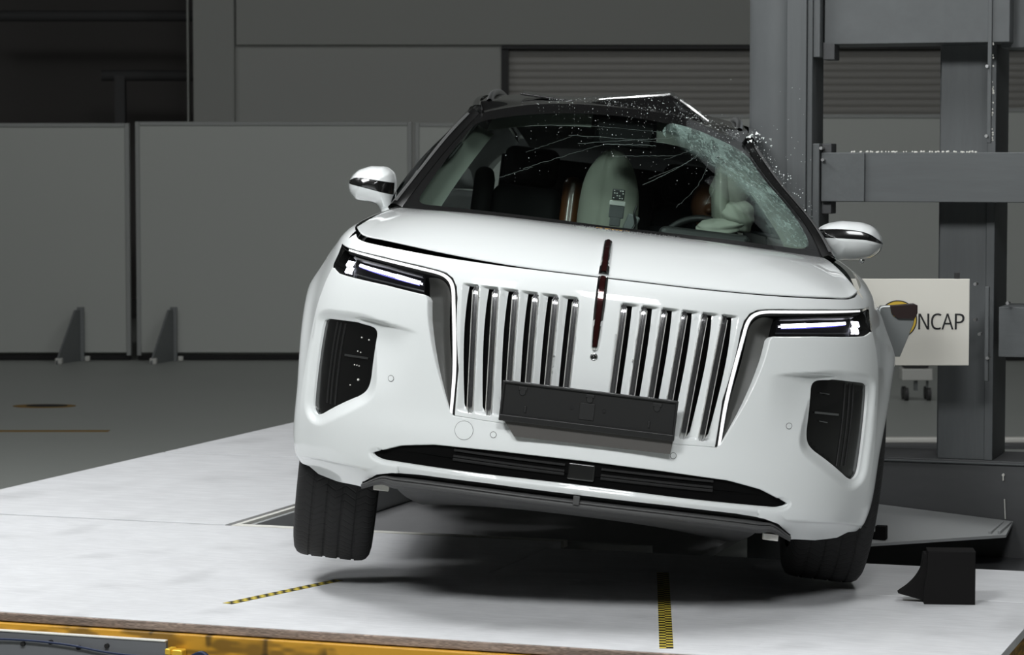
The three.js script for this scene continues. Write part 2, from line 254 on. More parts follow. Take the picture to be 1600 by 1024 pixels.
{ const t = thing('equipment_trolley', 'small blurred pale trolley on the floor beneath the sign board', 'trolley', [3.42, -0.5, -22.7]);
  mesh('tray', rbx(0.26, 0.10, 0.2, 0, 0.22, 0, 0.01), M.foot, t); mesh('top_box', rbx(0.2, 0.09, 0.16, -0.01, 0.32, 0, 0.01), M.dark, t);
  for (const [x, zz] of [[-0.09, -0.07], [0.1, -0.07], [-0.09, 0.08], [0.1, 0.08]]) mesh('wheel', cyl(0.055, 0.055, 0.03, x, 0.055, zz, 0, 0, PI / 2), M.dark, t);
  mesh('post', [bb(-0.015, 0.08, -0.02, 0.015, 0.2, 0.02), bb(0.09, 0.1, -0.02, 0.11, 0.5, 0.0)], M.brace, t); }

// ------------------------------------------------------------------ crash platform; its own axes are turned 19 degrees
const TURN = -0.3316;
const ply = (t, name, s0, t0, s1, t1, m, y1 = 0, th = 0.03) => mesh(name, bb(s0 + 0.0025, y1 - th, -t1 + 0.0025, s1 - 0.0025, y1, -t0 - 0.0025, 0.0015), m, t);
{
  const t = thing('crash_platform', 'white boarded test platform on a yellow steel carrier under the car', 'platform', [0, 0, 0], TURN);
  const ell = new THREE.Shape([[-6.298, 7.987], [-1.252, 7.987], [-1.252, 9.298], [-3.302, 9.298], [-3.302, 10.192], [-6.298, 10.192]].map((p) => new THREE.Vector2(...p)));
  mesh('floor_board', put(new THREE.ExtrudeGeometry(ell, { depth: 0.029, bevelEnabled: true, bevelSize: 0.0005, bevelThickness: 0.0005, bevelSegments: 1 }), 0, -0.0295, 0, -PI / 2, 0, 0), M.board, t); ply(t, 'floor_board', -3.3, 9.30, -1.25, 10.02, M.board);
  ply(t, 'floor_board', -6.3, 10.218, -4.79, 12.665, M.board); ply(t, 'floor_board', -6.3, 12.692, -4.79, 15.4, M.board);
  ply(t, 'floor_board', -4.79, 12.68, -3.2, 15.4, M.board);
  const e = rbx(5.05, 0.028, 0.012, -3.775, -0.0165, -7.983, 0.003); { const p = e.attributes.position, u = e.attributes.uv; for (let i = 0; i < p.count; i++) u.setXY(i, p.getX(i) * 0.5, p.getY(i) * 8); }
  mesh('worn_edge', e, M.rust, t);
  mesh('seam_strip', bb(-6.29, -0.03, -10.222, -4.78, -0.014, -10.19, 0.001), M.matte, t); mesh('seam_strip', bb(-6.29, -0.03, -12.70, -4.78, -0.014, -12.66, 0.001), M.matte, t);
  // carrier
  const by = rbx(5.06, 0.20, 0.06, -3.775, -0.134, -7.99, 0.006); { const p = by.attributes.position, u = by.attributes.uv; for (let i = 0; i < p.count; i++) u.setXY(i, p.getX(i) * 0.4, p.getY(i) * 1.2); }
  mesh('front_beam', by, M.yellow, t);
  mesh('side_beam', [bb(-1.31, -0.23, -9.98, -1.262, -0.034, -8.03), bb(-6.29, -0.23, -15.3, -6.24, -0.034, -8.03)], M.yellow, t);
  mesh('under_frame', [bb(-6.2, -0.26, -15.2, -5.9, -0.05, -8.1), bb(-4.95, -0.28, -15.2, -4.82, -0.05, -8.1), bb(-3.4, -0.26, -10.1, -3.2, -0.05, -8.1), bb(-1.6, -0.26, -9.95, -1.35, -0.05, -8.1)], M.steeldark, t);
  for (const [x, z] of [[-6.0, -8.6], [-3.3, -8.6], [-1.5, -8.6], [-6.0, -14.6], [-4.9, -14.6], [-3.3, -9.8]]) mesh('carrier_wheel', cyl(0.13, 0.13, 0.08, x, -0.37, z, 0, 0, PI / 2), M.dark, t);
  mesh('grey_cover_plate', [bb(-6.2, -0.24, -7.962, -3.945, -0.058, -7.945, 0.002)], S([0.15, 0.155, 0.165], 0.5), t);
  mesh('bright_top_edge', bb(-6.2, -0.060, -7.964, -3.945, -0.0545, -7.940, 0.002), M.whitemetal, t);
  const bl = []; for (let k = 0; k < 9; k++) bl.push(cyl(0.008, 0.008, 0.01, -5.0 + k * 0.105, -0.085 - 0.012 * (k % 2), -7.94, PI / 2, 0, 0, 10)); for (const b of bl) mesh('bolt', b, M.matte, t);
  mesh('hanging_cable', tube([[-5.2, -0.115, -7.935], [-4.75, -0.095, -7.93], [-4.5, -0.082, -7.93], [-4.3, -0.088, -7.93], [-4.15, -0.105, -7.93], [-3.95, -0.112, -7.93]], 0.004, 40, 6), M.cable, t);
  mesh('latch', [rbx(0.05, 0.05, 0.04, -3.9, -0.105, -7.94, 0.006), rbx(0.02, 0.02, 0.05, -3.92, -0.085, -7.93, 0.004)], M.gold, t);
  mesh('loose_strap', tube([[-3.86, -0.11, -7.93], [-3.8, -0.085, -7.92], [-3.76, -0.112, -7.92], [-3.72, -0.1, -7.92], [-3.66, -0.118, -7.93]], 0.008, 30, 6), M.cable, t);
  // cut-out for the pole with its rim and sunken deck
  mesh('sunken_deck', bb(-4.7, -0.16, -13.5, -2.9, -0.13, -10.2, 0.002), M.deck, t);
  mesh('cutout_rim', [bb(-4.768, -0.03, -12.66, -4.745, -0.002, -10.225, 0.002), bb(-4.745, -0.03, -10.275, -3.3, -0.002, -10.225, 0.002)], M.whitemetal, t);
  mesh('cutout_wall', [bb(-4.735, -0.13, -12.66, -4.715, -0.012, -10.30, 0.002), bb(-4.715, -0.13, -10.30, -2.95, -0.012, -10.28, 0.002), bb(-4.715, -0.16, -13.6, -3.2, -0.004, -12.66, 0.002)], M.greyplate, t);
}
const tape = (a, b, w, label) => {
  const d = new THREE.Vector3(b[0] - a[0], 0, b[1] - a[1]), L = d.length(); d.normalize(); const t = thing('marker_tape', label, 'tape', [a[0], 0.0006, a[1]], Math.atan2(d.x, d.z), null);
  const g = new THREE.BoxGeometry(w, 0.0008, L); g.translate(0, 0, L / 2); const p = g.attributes.position, u = g.attributes.uv; for (let i = 0; i < p.count; i++) u.setXY(i, (p.getX(i) + w / 2) / w, p.getZ(i) / 0.048);
  mesh('strip', g, M.tape, t);
};
tape([-0.983, -9.2], [-0.63, -9.726], 0.042, 'yellow and black checked tape on the platform beside the raised wheel');
tape([0.484, -8.348], [0.56, -9.9], 0.044, 'yellow and black checked tape running under the middle of the bumper');
{ // black block with a hollowed side
  const t = thing('foam_block', 'black block with a hollowed curved side standing on the platform', 'block', [1.424, 0, -9.19], -0.08);
  const s = new THREE.Shape(); s.moveTo(0, 0); s.lineTo(0.168, 0); s.lineTo(0.168, 0.178); s.lineTo(0.012, 0.178); s.quadraticCurveTo(0.012, 0.10, -0.0, 0.06); s.closePath();
  mesh('body', put(new THREE.ExtrudeGeometry(s, { depth: 0.10, bevelEnabled: true, bevelSize: 0.003, bevelThickness: 0.003, bevelSegments: 2 }), 0, 0.003, -0.10), M.foam, t);
  const w = new THREE.Shape(); w.moveTo(0.02, 0); w.lineTo(-0.085, 0.028); w.quadraticCurveTo(-0.03, 0.06, -0.008, 0.11); w.lineTo(0.0, 0.165); w.lineTo(0.02, 0.165); w.closePath();
  mesh('curved_cheek', put(new THREE.ExtrudeGeometry(w, { depth: 0.06, bevelEnabled: true, bevelSize: 0.003, bevelThickness: 0.003, bevelSegments: 2 }), 0, 0.003, -0.1), M.foam, t);
}
// ------------------------------------------------------------------ pole rig
const sw = (s, y, t) => [s * 0.9455 + t * 0.3256, y, s * 0.3256 - t * 0.9455];
{
  const p = thing('impact_pole', 'tall round grey steel pole that the car has struck with its roof', 'pole', sw(-2.69, -0.5, 11.34), TURN);
  mesh('shaft', cyl(0.127, 0.127, 2.85, 0, 1.425, 0, 0, 0, 0, 64), M.steel, p); mesh('foot_plate', rbx(0.36, 0.03, 0.36, 0, 0.015, 0, 0.004), M.steeldark, p);
  const f = thing('barrier_rig', 'massive grey welded steel rig standing behind the pole at the right', 'frame', [0, 0, 0], TURN);
  const B = (name, s0, y0, t0, s1, y1, t1, m = M.steel) => mesh(name, bb(s0, y0, -t1, s1, y1, -t0, 0.004), m, f);
  B('pole_mount', -2.63, -0.45, 11.225, -2.545, 2.35, 11.47); B('mount_flange', -2.545, -0.45, 11.24, -2.522, 2.35, 11.46);
  B('mount_plate', -2.522, 1.965, 11.25, -2.492, 2.35, 11.45); B('mount_plate', -2.522, 0.9, 11.25, -2.492, 1.60, 11.45);
  B('spacer', -2.492, 1.955, 11.30, -2.44, 2.03, 11.4, M.steeldark); B('spacer', -2.492, 1.56, 11.30, -2.45, 1.60, 11.4, M.steeldark); B('spacer', -2.492, 1.30, 11.30, -2.45, 1.352, 11.4, M.steeldark);
  B('upper_beam', -2.485, 2.02, 11.30, -1.70, 2.75, 11.62); B('lower_beam', -2.485, 1.352, 11.28, -0.6, 1.562, 11.6); B('beam_end_plate', -2.487, 1.353, 11.265, -2.30, 1.561, 11.28);
  B('column', -2.024, 0.243, 11.52, -1.822, 2.75, 11.84); B('column_flange', -1.822, 0.243, 11.505, -1.785, 2.75, 11.86); B('column_flange', -2.045, 0.243, 11.62, -2.024, 2.75, 11.86);
  B('rear_beam', -1.75, 2.0, 11.40, -0.6, 2.75, 11.7); B('side_beam', -1.742, 0.70, 11.36, -0.6, 0.912, 11.66);
  B('stiffener', -1.79, 0.6, 11.29, -1.772, 1.0, 11.31); B('stiffener', -1.79, 1.6, 11.29, -1.772, 2.75, 11.31);
  B('base', -2.52, -0.5, 11.5, -0.5, 0.243, 11.9, M.steeldark); B('base_edge', -2.52, 0.226, 11.488, -0.5, 0.236, 11.5, M.steel);
  for (const [s, y, t] of [[-1.83, 1.01, 11.3], [-1.81, 0.80, 11.3], [-1.775, 0.70, 11.3], [-1.83, 0.86, 11.3], [-1.79, 1.63, 11.3], [-1.79, 1.92, 11.3], [-1.70, 0.93, 11.34], [-2.485, 1.58, 11.27], [-2.475, 1.53, 11.26]]) mesh('bolt', cyl(0.007, 0.007, 0.05, s, y, -t, PI / 2, 0, 0, 10), M.bolt, f);
  const rnd = rng(9); const wb = []; // rough weld beads along the beams
  for (let k = 0; k < 90; k++) { const top = k < 55; wb.push(put(new THREE.IcosahedronGeometry(0.0035 + 0.002 * rnd(), 0), top ? lerp(-2.36, -1.8, rnd()) : -1.772 + 0.006 * rnd(), top ? 1.562 + 0.003 * rnd() : lerp(1.6, 2.3, rnd()), -(top ? 11.283 : 11.308))); }
  mesh('weld_bead', wb, M.whitemetal, f).userData.kind = 'stuff';
  mesh('brace', put(rbx(0.05, 1.2, 0.03, 0, 0, 0), -1.52, 0.9, -12.3, 0, 0, 0.22), M.steeldark, f);
  mesh('eye_bolt', [cyl(0.006, 0.006, 0.02, -1.735, 0.185, -11.495, PI / 2, 0, 0, 12), cyl(0.003, 0.003, 0.022, -1.735, 0.172, -11.49, 0, 0, 0, 8)], M.whitemetal, f);
  mesh('drip_rod', cyl(0.0025, 0.0025, 0.085, -1.725, 0.04, -11.48, 0, 0, 0.05, 8), M.whitemetal, f);
  // sloping bright plate and the dark deck in front of the base
  const pl = thing('steel_floor_plate', 'light grey steel plate lying in front of the dark base at the right', 'plate', [0, 0, 0], TURN);
  { const T = [[-2.297, 0.040, 11.487], [-1.69, -0.012, 11.487], [-1.665, -0.02, 11.12], [-2.149, -0.02, 10.68], [-2.42, -0.01, 10.68], [-2.50, 0.05, 11.487]].map(([s, y, t]) => [s, y, -t]), g = new THREE.BufferGeometry(), n = T.length, pos = [...T, ...T.map(([x, y, z]) => [x, y - 0.012, z])].flat(), ix = [];
    for (let k = 1; k < n - 1; k++) ix.push(0, k, k + 1, n, n + k + 1, n + k); for (let k = 0; k < n; k++) { const q = (k + 1) % n; ix.push(k, n + k, q, q, n + k, n + q); }
    g.setAttribute('position', new THREE.Float32BufferAttribute(pos, 3)); g.setIndex(ix); mesh('sheet', toCreasedNormals(g, 0.4), M.greyplate, pl); }
  mesh('rib', [bb(-1.735, -0.02, -11.44, -1.722, -0.005, -11.1), bb(-1.70, -0.02, -11.44, -1.688, -0.005, -11.12)], M.greyplate, pl);
  const dk = thing('sunken_floor_deck', 'dark sunken steel deck between the platform edge and the base', 'deck', [0, 0, 0], TURN);
  mesh('sheet', bb(-1.88, -0.2, -12.5, -0.4, -0.17, -10.06, 0.002), M.steeldark, dk); mesh('support', bb(-1.85, -0.48, -11.4, -0.45, -0.2, -10.2), M.matte, dk);
  const bx = thing('junction_box', 'tiny black box standing on the grey plate behind the black block', 'box', sw(-2.12, -0.016, 10.78), TURN);
  mesh('case', [rbx(0.045, 0.055, 0.04, 0.0, 0.03, 0, 0.003), rbx(0.02, 0.03, 0.03, -0.03, 0.016, 0, 0.003)], M.foam, bx);
}
// sign board
{
  const t = thing('sign_board', 'cream sign board with black NCAP lettering fixed to the steel column', 'sign', [1.60, 0.678, -11.13]);
  mesh('board', rbx(0.58, 0.36, 0.014, 0.006, 0.18, 0, 0.002), M.sign, t);
  mesh('hanger', [rbx(0.02, 0.03, 0.02, 0.245, 0.372, -0.005, 0.003)], M.dark, t);
  mesh('roundel_rim', put(new THREE.TorusGeometry(0.078, 0.0025, 8, 60), -0.001, 0.191, 0.0075), M.ink, t);
  mesh('roundel', put(new THREE.CylinderGeometry(0.077, 0.077, 0.002, 60), -0.001, 0.191, 0.0075, PI / 2), M.signyellow, t);
  const font = await new FontLoader().loadAsync('fonts/droid/droid_sans_regular.typeface.json');
  let x = 0.0845; for (const ch of 'NCAP') { const g = new TextGeometry(ch, { font, size: 0.0665, depth: 0.0015, curveSegments: 6 }); g.computeBoundingBox(); const b = g.boundingBox, w = { N: 0.045, C: 0.043, A: 0.050, P: 0.040 }[ch]; g.translate(-b.min.x, 0, 0); g.scale(w / (b.max.x - b.min.x), 1, 1); mesh('letter', put(g, x, 0.150, 0.0072), M.ink, t); x += w + (ch === 'C' ? 0.0005 : ch === 'A' ? 0.005 : 0.0075); }
}
// ------------------------------------------------------------------ the car: x to its left side, y up, z forward; nose at z = 0
const car = thing('car', 'white car with black roof tilted on its wheels against the pole, windscreen shattered', 'car');
car.rotation.order = 'YXZ'; car.position.set(0.1786, 0.154, -8.7308); car.rotation.set(0, -0.04712, -0.11694);
const part = (name, geo, m, parent = car, label) => mesh(name, geo, m, parent, label);
const WP = [[0.12, 0.93], [0.19, 0.985], [0.25, 1.02], [0.4, 1.045], [0.6, 1.052], [0.75, 1.042], [0.85, 1.02], [0.93, 0.988], [0.98, 0.955], [1.02, 0.925], [1.05, 0.885], [1.075, 0.83], [1.095, 0.77]];
const VP = [[0.12, -0.09], [0.19, -0.055], [0.23, -0.03], [0.27, -0.01], [0.31, 0], [0.4, 0], [0.5, -0.015], [0.65, -0.03], [0.8, -0.045], [0.9, -0.06], [0.96, -0.078], [1.0, -0.105], [1.03, -0.14], [1.075, -0.21]];
const LF = 0.85, WF = -0.95, WR = -4.05;
// crash damage: the pole presses the left side in, the roof folds up
const poleX = (y, z) => 0.826 - 0.117 * y - 0.127 + 0.05 * (z + 2.9);
function crush(p) {
  let [x, y, z] = p;
  if (x > 0.05 && z < -1.2) {
    x -= 0.105 * ss(y, 1.08, 1.5) * ss(x, 0.05, 0.55) * ss(-z, 1.35, 1.9) * (1 - ss(-z, 3.4, 4.6));
    const lim = poleX(y, z) - 0.012 + 0.62 * Math.pow(cl(Math.abs(z + 2.9) / 1.35), 1.35), k = 0.05, d = x - lim;
    if (d > -k) x = d > k ? lim : x - (d + k) * (d + k) / (4 * k);
  }
  return [x, y, z];
}
// body surface: a runs round the plan (0 nose, 1 front wheel, 2 rear wheel, 3 tail), y up the side
function body(a0, y0) {
  const sg = a0 < 0 ? -1 : 1, a = Math.abs(a0), w = herm(WP, y0); let x, z;
  if (a <= 1) { const c = Math.cos(a * PI / 2); x = w * Math.pow(Math.sin(a * PI / 2), 0.8); const zz = -LF * (1 - Math.pow(c, 0.8)); z = herm(VP, y0) * c + zz; if (x > 0.93 * w) x = lerp(x, w * (0.93 + 0.07 * cl((-0.436 - zz) / (LF - 0.436))), 0.75 * ss(y0, 0.28, 0.5) * (1 - ss(y0, 0.92, 1.0))); }
  else if (a <= 2) { z = -LF - (a - 1) * 3.55; x = w; }
  else { const th = (3 - a) * PI / 2, c = Math.max(0, Math.cos(th)); x = w * Math.pow(Math.max(0, Math.sin(th)), 0.8); z = -4.4 - 0.8 * Math.pow(c, 0.8); }
  const up = 0.035 * cl((-z - 0.5) / 0.95) + 0.03 * cl((-z - 1.45) / 2);
  for (const wz of [WF, WR]) { const d = Math.hypot(z - wz, y0 - 0.34); if (a > 0.6 && a < 2.5) x += 0.018 * Math.exp(-Math.pow((d - 0.47) / 0.07, 2)); }
  x -= 0.02 * ss(a, 1.05, 1.3) * (1 - ss(a, 1.75, 1.95)) * ss(y0, 0.3, 0.5);
  return [sg * x, y0 + up * ss(y0, 0.85, 1.05), z];
}
const aOfX = (x, y) => { const r = Math.min(1, Math.abs(x) / herm(WP, y)); return Math.sign(x) * 2 / PI * Math.asin(Math.pow(r, 1.25)); };
const aOfZ = (z) => z > -LF ? Math.acos(Math.pow(cl(1 + z / LF), 1.25)) * 2 / PI : z > -4.4 ? 1 + (-z - LF) / 3.55 : 3 - Math.acos(Math.pow(cl((-z - 4.4) / 0.8), 1.25)) * 2 / PI;
const toA = (poly) => poly.map(([x, y]) => [aOfX(x, y), y]);
const both = (half) => [...half, ...mirrorPoly(half)]; // half outline from the bottom middle up the +x side to the top middle

// --- outlines in the front view
const intake = roundPoly([[0.932, 0.735], [0.80, 0.744], [0.727, 0.735], [0.731, 0.545], [0.745, 0.512], [0.915, 0.396], [0.938, 0.42], [0.942, 0.56], [0.938, 0.70]], 0.03);
const lowIntake = roundPoly([[0.70, 0.325], [0.60, 0.369], [0.487, 0.390], [0.27, 0.399], [0, 0.402], [-0.27, 0.399], [-0.487, 0.390], [-0.60, 0.369], [-0.70, 0.325], [-0.692, 0.311], [-0.662, 0.302], [-0.34, 0.308], [0, 0.313], [0.34, 0.308], [0.662, 0.302], [0.692, 0.311]], 0.012);
const lamp = roundPoly([[0.922, 0.980], [0.928, 0.940], [0.922, 0.904], [0.900, 0.891, 0.01], [0.871, 0.888, 0.01], [0.720, 0.880, 0.03], [0.581, 0.868, 0.004], [0.587, 0.932, 0.012], [0.737, 0.954, 0.03], [0.855, 0.964, 0.02]], 0.012);
const wedgeP = roundPoly([[0.587, 0.934, 0.002], [0.531, 0.9305, 0.03], [0.499, 0.899, 0.03], [0.461, 0.641, 0.02], [0.4505, 0.505, 0.002], [0.512, 0.634, 0.05], [0.541, 0.712, 0.05], [0.562, 0.788, 0.05], [0.572, 0.86, 0.01], [0.581, 0.868, 0.002]], 0.01);
const stripOut = [[0.880, 0.976], [0.74, 0.9675], [0.60, 0.9565], [0.545, 0.951], [0.518, 0.9445], [0.495, 0.930], [0.481, 0.905], [0.474, 0.868], [0.442, 0.644], [0.4365, 0.492]];
const stripIn = [[0.880, 0.968], [0.74, 0.956], [0.60, 0.944], [0.545, 0.9385], [0.523, 0.932], [0.505, 0.918], [0.494, 0.893], [0.4885, 0.862], [0.458, 0.642], [0.4495, 0.500]];
const gapLine = [[0.868, 1.030], [0.855, 1.018], [0.83, 1.0115], [0.755, 1.0085], [0.535, 1.001], [0.32, 0.998], [0.1, 0.9985]]; // below the bonnet, from the side in
// chin: below the lower crease the bumper turns under
const chinY = (x) => herm([[0.62, 0.20], [0.665, 0.283], [0.70, 0.268], [0.79, 0.264], [0.90, 0.256], [1.03, 0.225]], Math.abs(x));
const recessP = roundPoly([[0.915, 0.752], [0.80, 0.765], [0.71, 0.762], [0.58, 0.747], [0.70, 0.55], [0.74, 0.49], [0.93, 0.355], [0.962, 0.42], [0.966, 0.6], [0.95, 0.72]], 0.02);
function skin(a, y) {
  const p = body(a, y), x = Math.abs(p[0]); let d = 0;
  if (x > 0.5 && x < 1.01 && y < 0.80 && y > 0.3) {
    const sd = sdist(intake, x, y); d = 0.034 * (1 - ss(sd, -0.004, 0.034));
    // the wing folds in below a crease that runs from the intake towards the grille
    const yc = herm([[0.57, 0.746], [0.71, 0.762], [0.80, 0.766], [0.93, 0.752]], x);
    d = Math.max(d, 0.042 * ss(x, 0.575, 0.745) * (1 - ss(x, 0.75, 0.90)) * ss(yc - y, 0.0, 0.014) * (1 - ss(yc - y, 0.02, 0.27)));
  }
  // soft hollow between wing and chin
  if (y < 0.34) { const sd = Math.max(0, sdist(lowIntake, x, y)); d += 0.006 * (1 - ss(sd, 0, 0.012)); }
  if (x > 0.6) { const c = chinY(x); d += (0.75 * Math.max(0, c - y) + 0.010 * ss(c - y, -0.002, 0.010)) * ss(x, 0.655, 0.76) * (1 - ss(Math.abs(a), 0.80, 0.97)); }
  else if (y < 0.315) d += 0.35 * Math.max(0, 0.30 - y);
  p[2] -= d; return p;
}
// bumper
{
  const half = [[0, 0.284], [0.30, 0.284], [0.52, 0.278], [0.62, 0.268], [0.672, 0.252], [0.712, 0.212], [0.728, 0.187], [0.82, 0.180], [0.895, 0.186], [0.925, 0.21]];
  const P = [...half.map(([x, y]) => [aOfX(x, y), y])];
  const arch = []; for (let k = 0; k <= 10; k++) { const th = lerp(-0.30, 0.55, k / 10); arch.push([aOfZ(WF + 0.435 * Math.cos(th)), 0.34 + 0.435 * Math.sin(th)]); }
  P.push(...arch, [aOfX(0.966, 0.66), 0.66], [aOfX(0.960, 0.78), 0.78], [aOfX(0.945, 0.86), 0.86], [aOfX(0.932, 0.92), 0.92]);
  const tail = [[0.925, 0.903], [0.900, 0.889], [0.871, 0.886], [0.72, 0.878], [0.579, 0.8655], [0.571, 0.855], [0.561, 0.788], [0.540, 0.712], [0.511, 0.634], [0.4495, 0.500], [0.437, 0.487], [0.29, 0.484], [0, 0.483]];
  P.push(...tail.map(([x, y]) => [aOfX(x, y), y]));
  const outline = both(P.filter((p, i) => i === 0 || true)).filter((p, i, all) => i === 0 || Math.hypot(p[0] - all[i - 1][0], p[1] - all[i - 1][1]) > 1e-5);
  const holes = [toA(intake), toA(mirrorPoly(intake)), toA(lowIntake)].map(ccw);
  const g = [patch(skin, outline, 0.0042, 0.0055, holes, 0.5)];
  for (const h of holes) g.push(along(skin, dense(h, 0.008), [[0, 0], [0.0025, -0.001], [0.004, -0.004], [0.004, -0.06]]));
  const cut = dense(toA(tail.map((q) => q)), 0.006, false);
  const edge = [[0, 0], [0.002, -0.001], [0.003, -0.003], [0.003, -0.07]];
  g.push(along(skin, cut, edge.map(([s, n]) => [-s, n]), false)); g.push(along(skin, mirrorPoly(cut), edge.map(([s, n]) => [-s, n]), false));
  part('front_bumper', g, M.paint);
  // edge of the wing that catches light
  // side intakes: dark glossy lamp unit, with bars and beads imitating glints
  for (const s of [-1, 1]) {
    const poly = toA(s > 0 ? intake : mirrorPoly(intake)), back = offs(skin, -0.010);
    const unit = part('fog_lamp', patch(back, ccw(poly), 0.012, 0.012), M.piano);
    const bar = (x0, x1, y, h, m, n) => part(n, along(offs(skin, -0.009), dense(toA([[s * x0, y], [s * x1, y - 0.004]]), 0.01, false), [[-h, 0], [-h, 0.004], [h, 0.004], [h, 0]], false), m, unit);
    bar(0.755, 0.842, 0.628, 0.0035, M.satin, 'glint_bar'); if (s > 0) { bar(0.765, 0.80, 0.695, 0.0015, M.satin, 'glint_bar'); bar(0.775, 0.805, 0.60, 0.0015, M.satin, 'glint_bar'); }  // thin metal bars drawn where the lamp optics glint
    for (const x of [0.855, 0.872, 0.886]) part('rib', along(offs(skin, -0.010), dense(toA([[s * x, 0.73], [s * (x + 0.004), 0.45]]), 0.02, false), [[-0.003, 0], [-0.002, 0.004], [0.002, 0.004], [0.003, 0]], false), M.black, unit);
    if (s < 0) for (const [x, y, r] of [[0.789, 0.693, 0.0028], [0.761, 0.690, 0.0028], [0.797, 0.645, 0.0024], [0.786, 0.643, 0.0024], [0.803, 0.598, 0.0024], [0.794, 0.598, 0.0022], [0.786, 0.597, 0.0022], [0.783, 0.551, 0.004], [0.81, 0.528, 0.0022]]) { const c = offs(skin, -0.008)(aOfX(s * x, y), y); part('glint_bead', put(new THREE.SphereGeometry(r, 10, 8), c[0], c[1], c[2]), M.whitemetal, unit); }  // pale beads in place of glints on the lamp optics
  }
  // lower intake
  const li = part('lower_grille', patch(offs(skin, -0.014), ccw(toA(lowIntake)), 0.012, 0.01), M.hollow);
  for (const y of [0.338, 0.358, 0.378]) for (const [x0, x1] of [[-0.42, -0.05], [0.07, 0.44]]) part('slat', along(offs(skin, -0.013), dense(toA([[x0, y], [x1, y]]), 0.03, false), [[-0.004, 0], [-0.003, 0.006], [0.003, 0.006], [0.004, 0]], false), M.matte, li);
  { const c = body(0, 0.36); part('radar_cover', rbx(0.09, 0.056, 0.02, 0.005, 0.36, c[2] - 0.019, 0.006), M.piano, li); }
  // dark lower lip
  const lipPath = []; for (let k = 0; k <= 60; k++) lipPath.push(lerp(-0.725, 0.725, k / 60));
  const lipTop = (x) => 0.284 - 0.010 * Math.pow(Math.abs(x) / 0.6, 4) - 0.050 * ss(Math.abs(x), 0.635, 0.735);
  const lp = (u, v) => { const x = u, yt = lipTop(x), h = 0.048 * (1 - 0.75 * ss(Math.abs(x), 0.60, 0.735)); const prof = [[0, -0.036], [0.12, -0.046], [0.38, -0.046], [0.42, -0.018], [0.55, -0.010], [0.62, -0.015], [0.66, -0.010], [0.9, -0.012], [1.0, -0.03], [1.25, -0.12]]; const y = yt - h * v; const b = body(aOfX(x, 0.27), 0.27); return [x, y - (v > 1 ? 0.01 : 0), b[2] + herm(prof, v) + 0.01]; };
  const lip = part('lower_lip', patch(lp, [[-0.722, 0], [0.722, 0], [0.722, 1.25], [-0.722, 1.25]].reverse(), 0.012, 0.02), M.lipgrey);
  part('centre_tab', rbx(0.022, 0.03, 0.02, 0.0, 0.266, -0.012, 0.003), M.lipgrey, lip);
  for (const s of [-1, 1]) part('ridge', along(lp, dense([[s * 0.06, 0.72], [s * 0.36, 0.72]], 0.02, false), [[-0.0015, 0], [0, 0.002], [0.0015, 0]], false), M.lipgrey, lip);
  part('under_tray', patch((u, v) => [u, 0.228 - 0.10 * Math.pow(v, 0.6) - 0.05 * Math.pow(u / 0.6, 2) * v, -0.13 - 0.55 * v - 0.3 * u * u], [[-0.62, 0], [0.62, 0], [0.55, 1], [-0.55, 1]].reverse(), 0.05, 0.06), M.lipgrey);
  for (const s of [-1, 1]) part('tow_bracket', rbx(0.052, 0.022, 0.03, s * 0.655, 0.203 - 0.003 * s, -0.20, 0.002), M.whitemetal, car, 'pale metal bracket under the lip');
  // parking sensors, tow eye cover
  const disc = (n, x, y, r, ring) => { const P = (u, v) => skin(aOfX(x + u, y + v), y + v), c = []; for (let k = 0; k < 40; k++) c.push([r * Math.cos(k / 20 * PI), r * Math.sin(k / 20 * PI)]);
    const o = part(n, [patch(offs(P, 0.0012), c, r / 6, r / 6), along(P, c, [[-0.0012, 0.0004], [0, 0.0013], [0.001, 0.0012]])], M.paint); part('joint', along(offs(P, 0.0009), c, [[-ring, 0], [0, 0.0004], [ring * 0.4, 0]]), M.dark, o); };
  for (const [x, y] of [[-0.66, 0.578], [0.667, 0.580], [-0.295, 0.446], [0.297, 0.449]]) disc('parking_sensor', x, y, 0.009, 0.0016);
  disc('tow_eye_cover', -0.393, 0.447, 0.030, 0.0012);
}
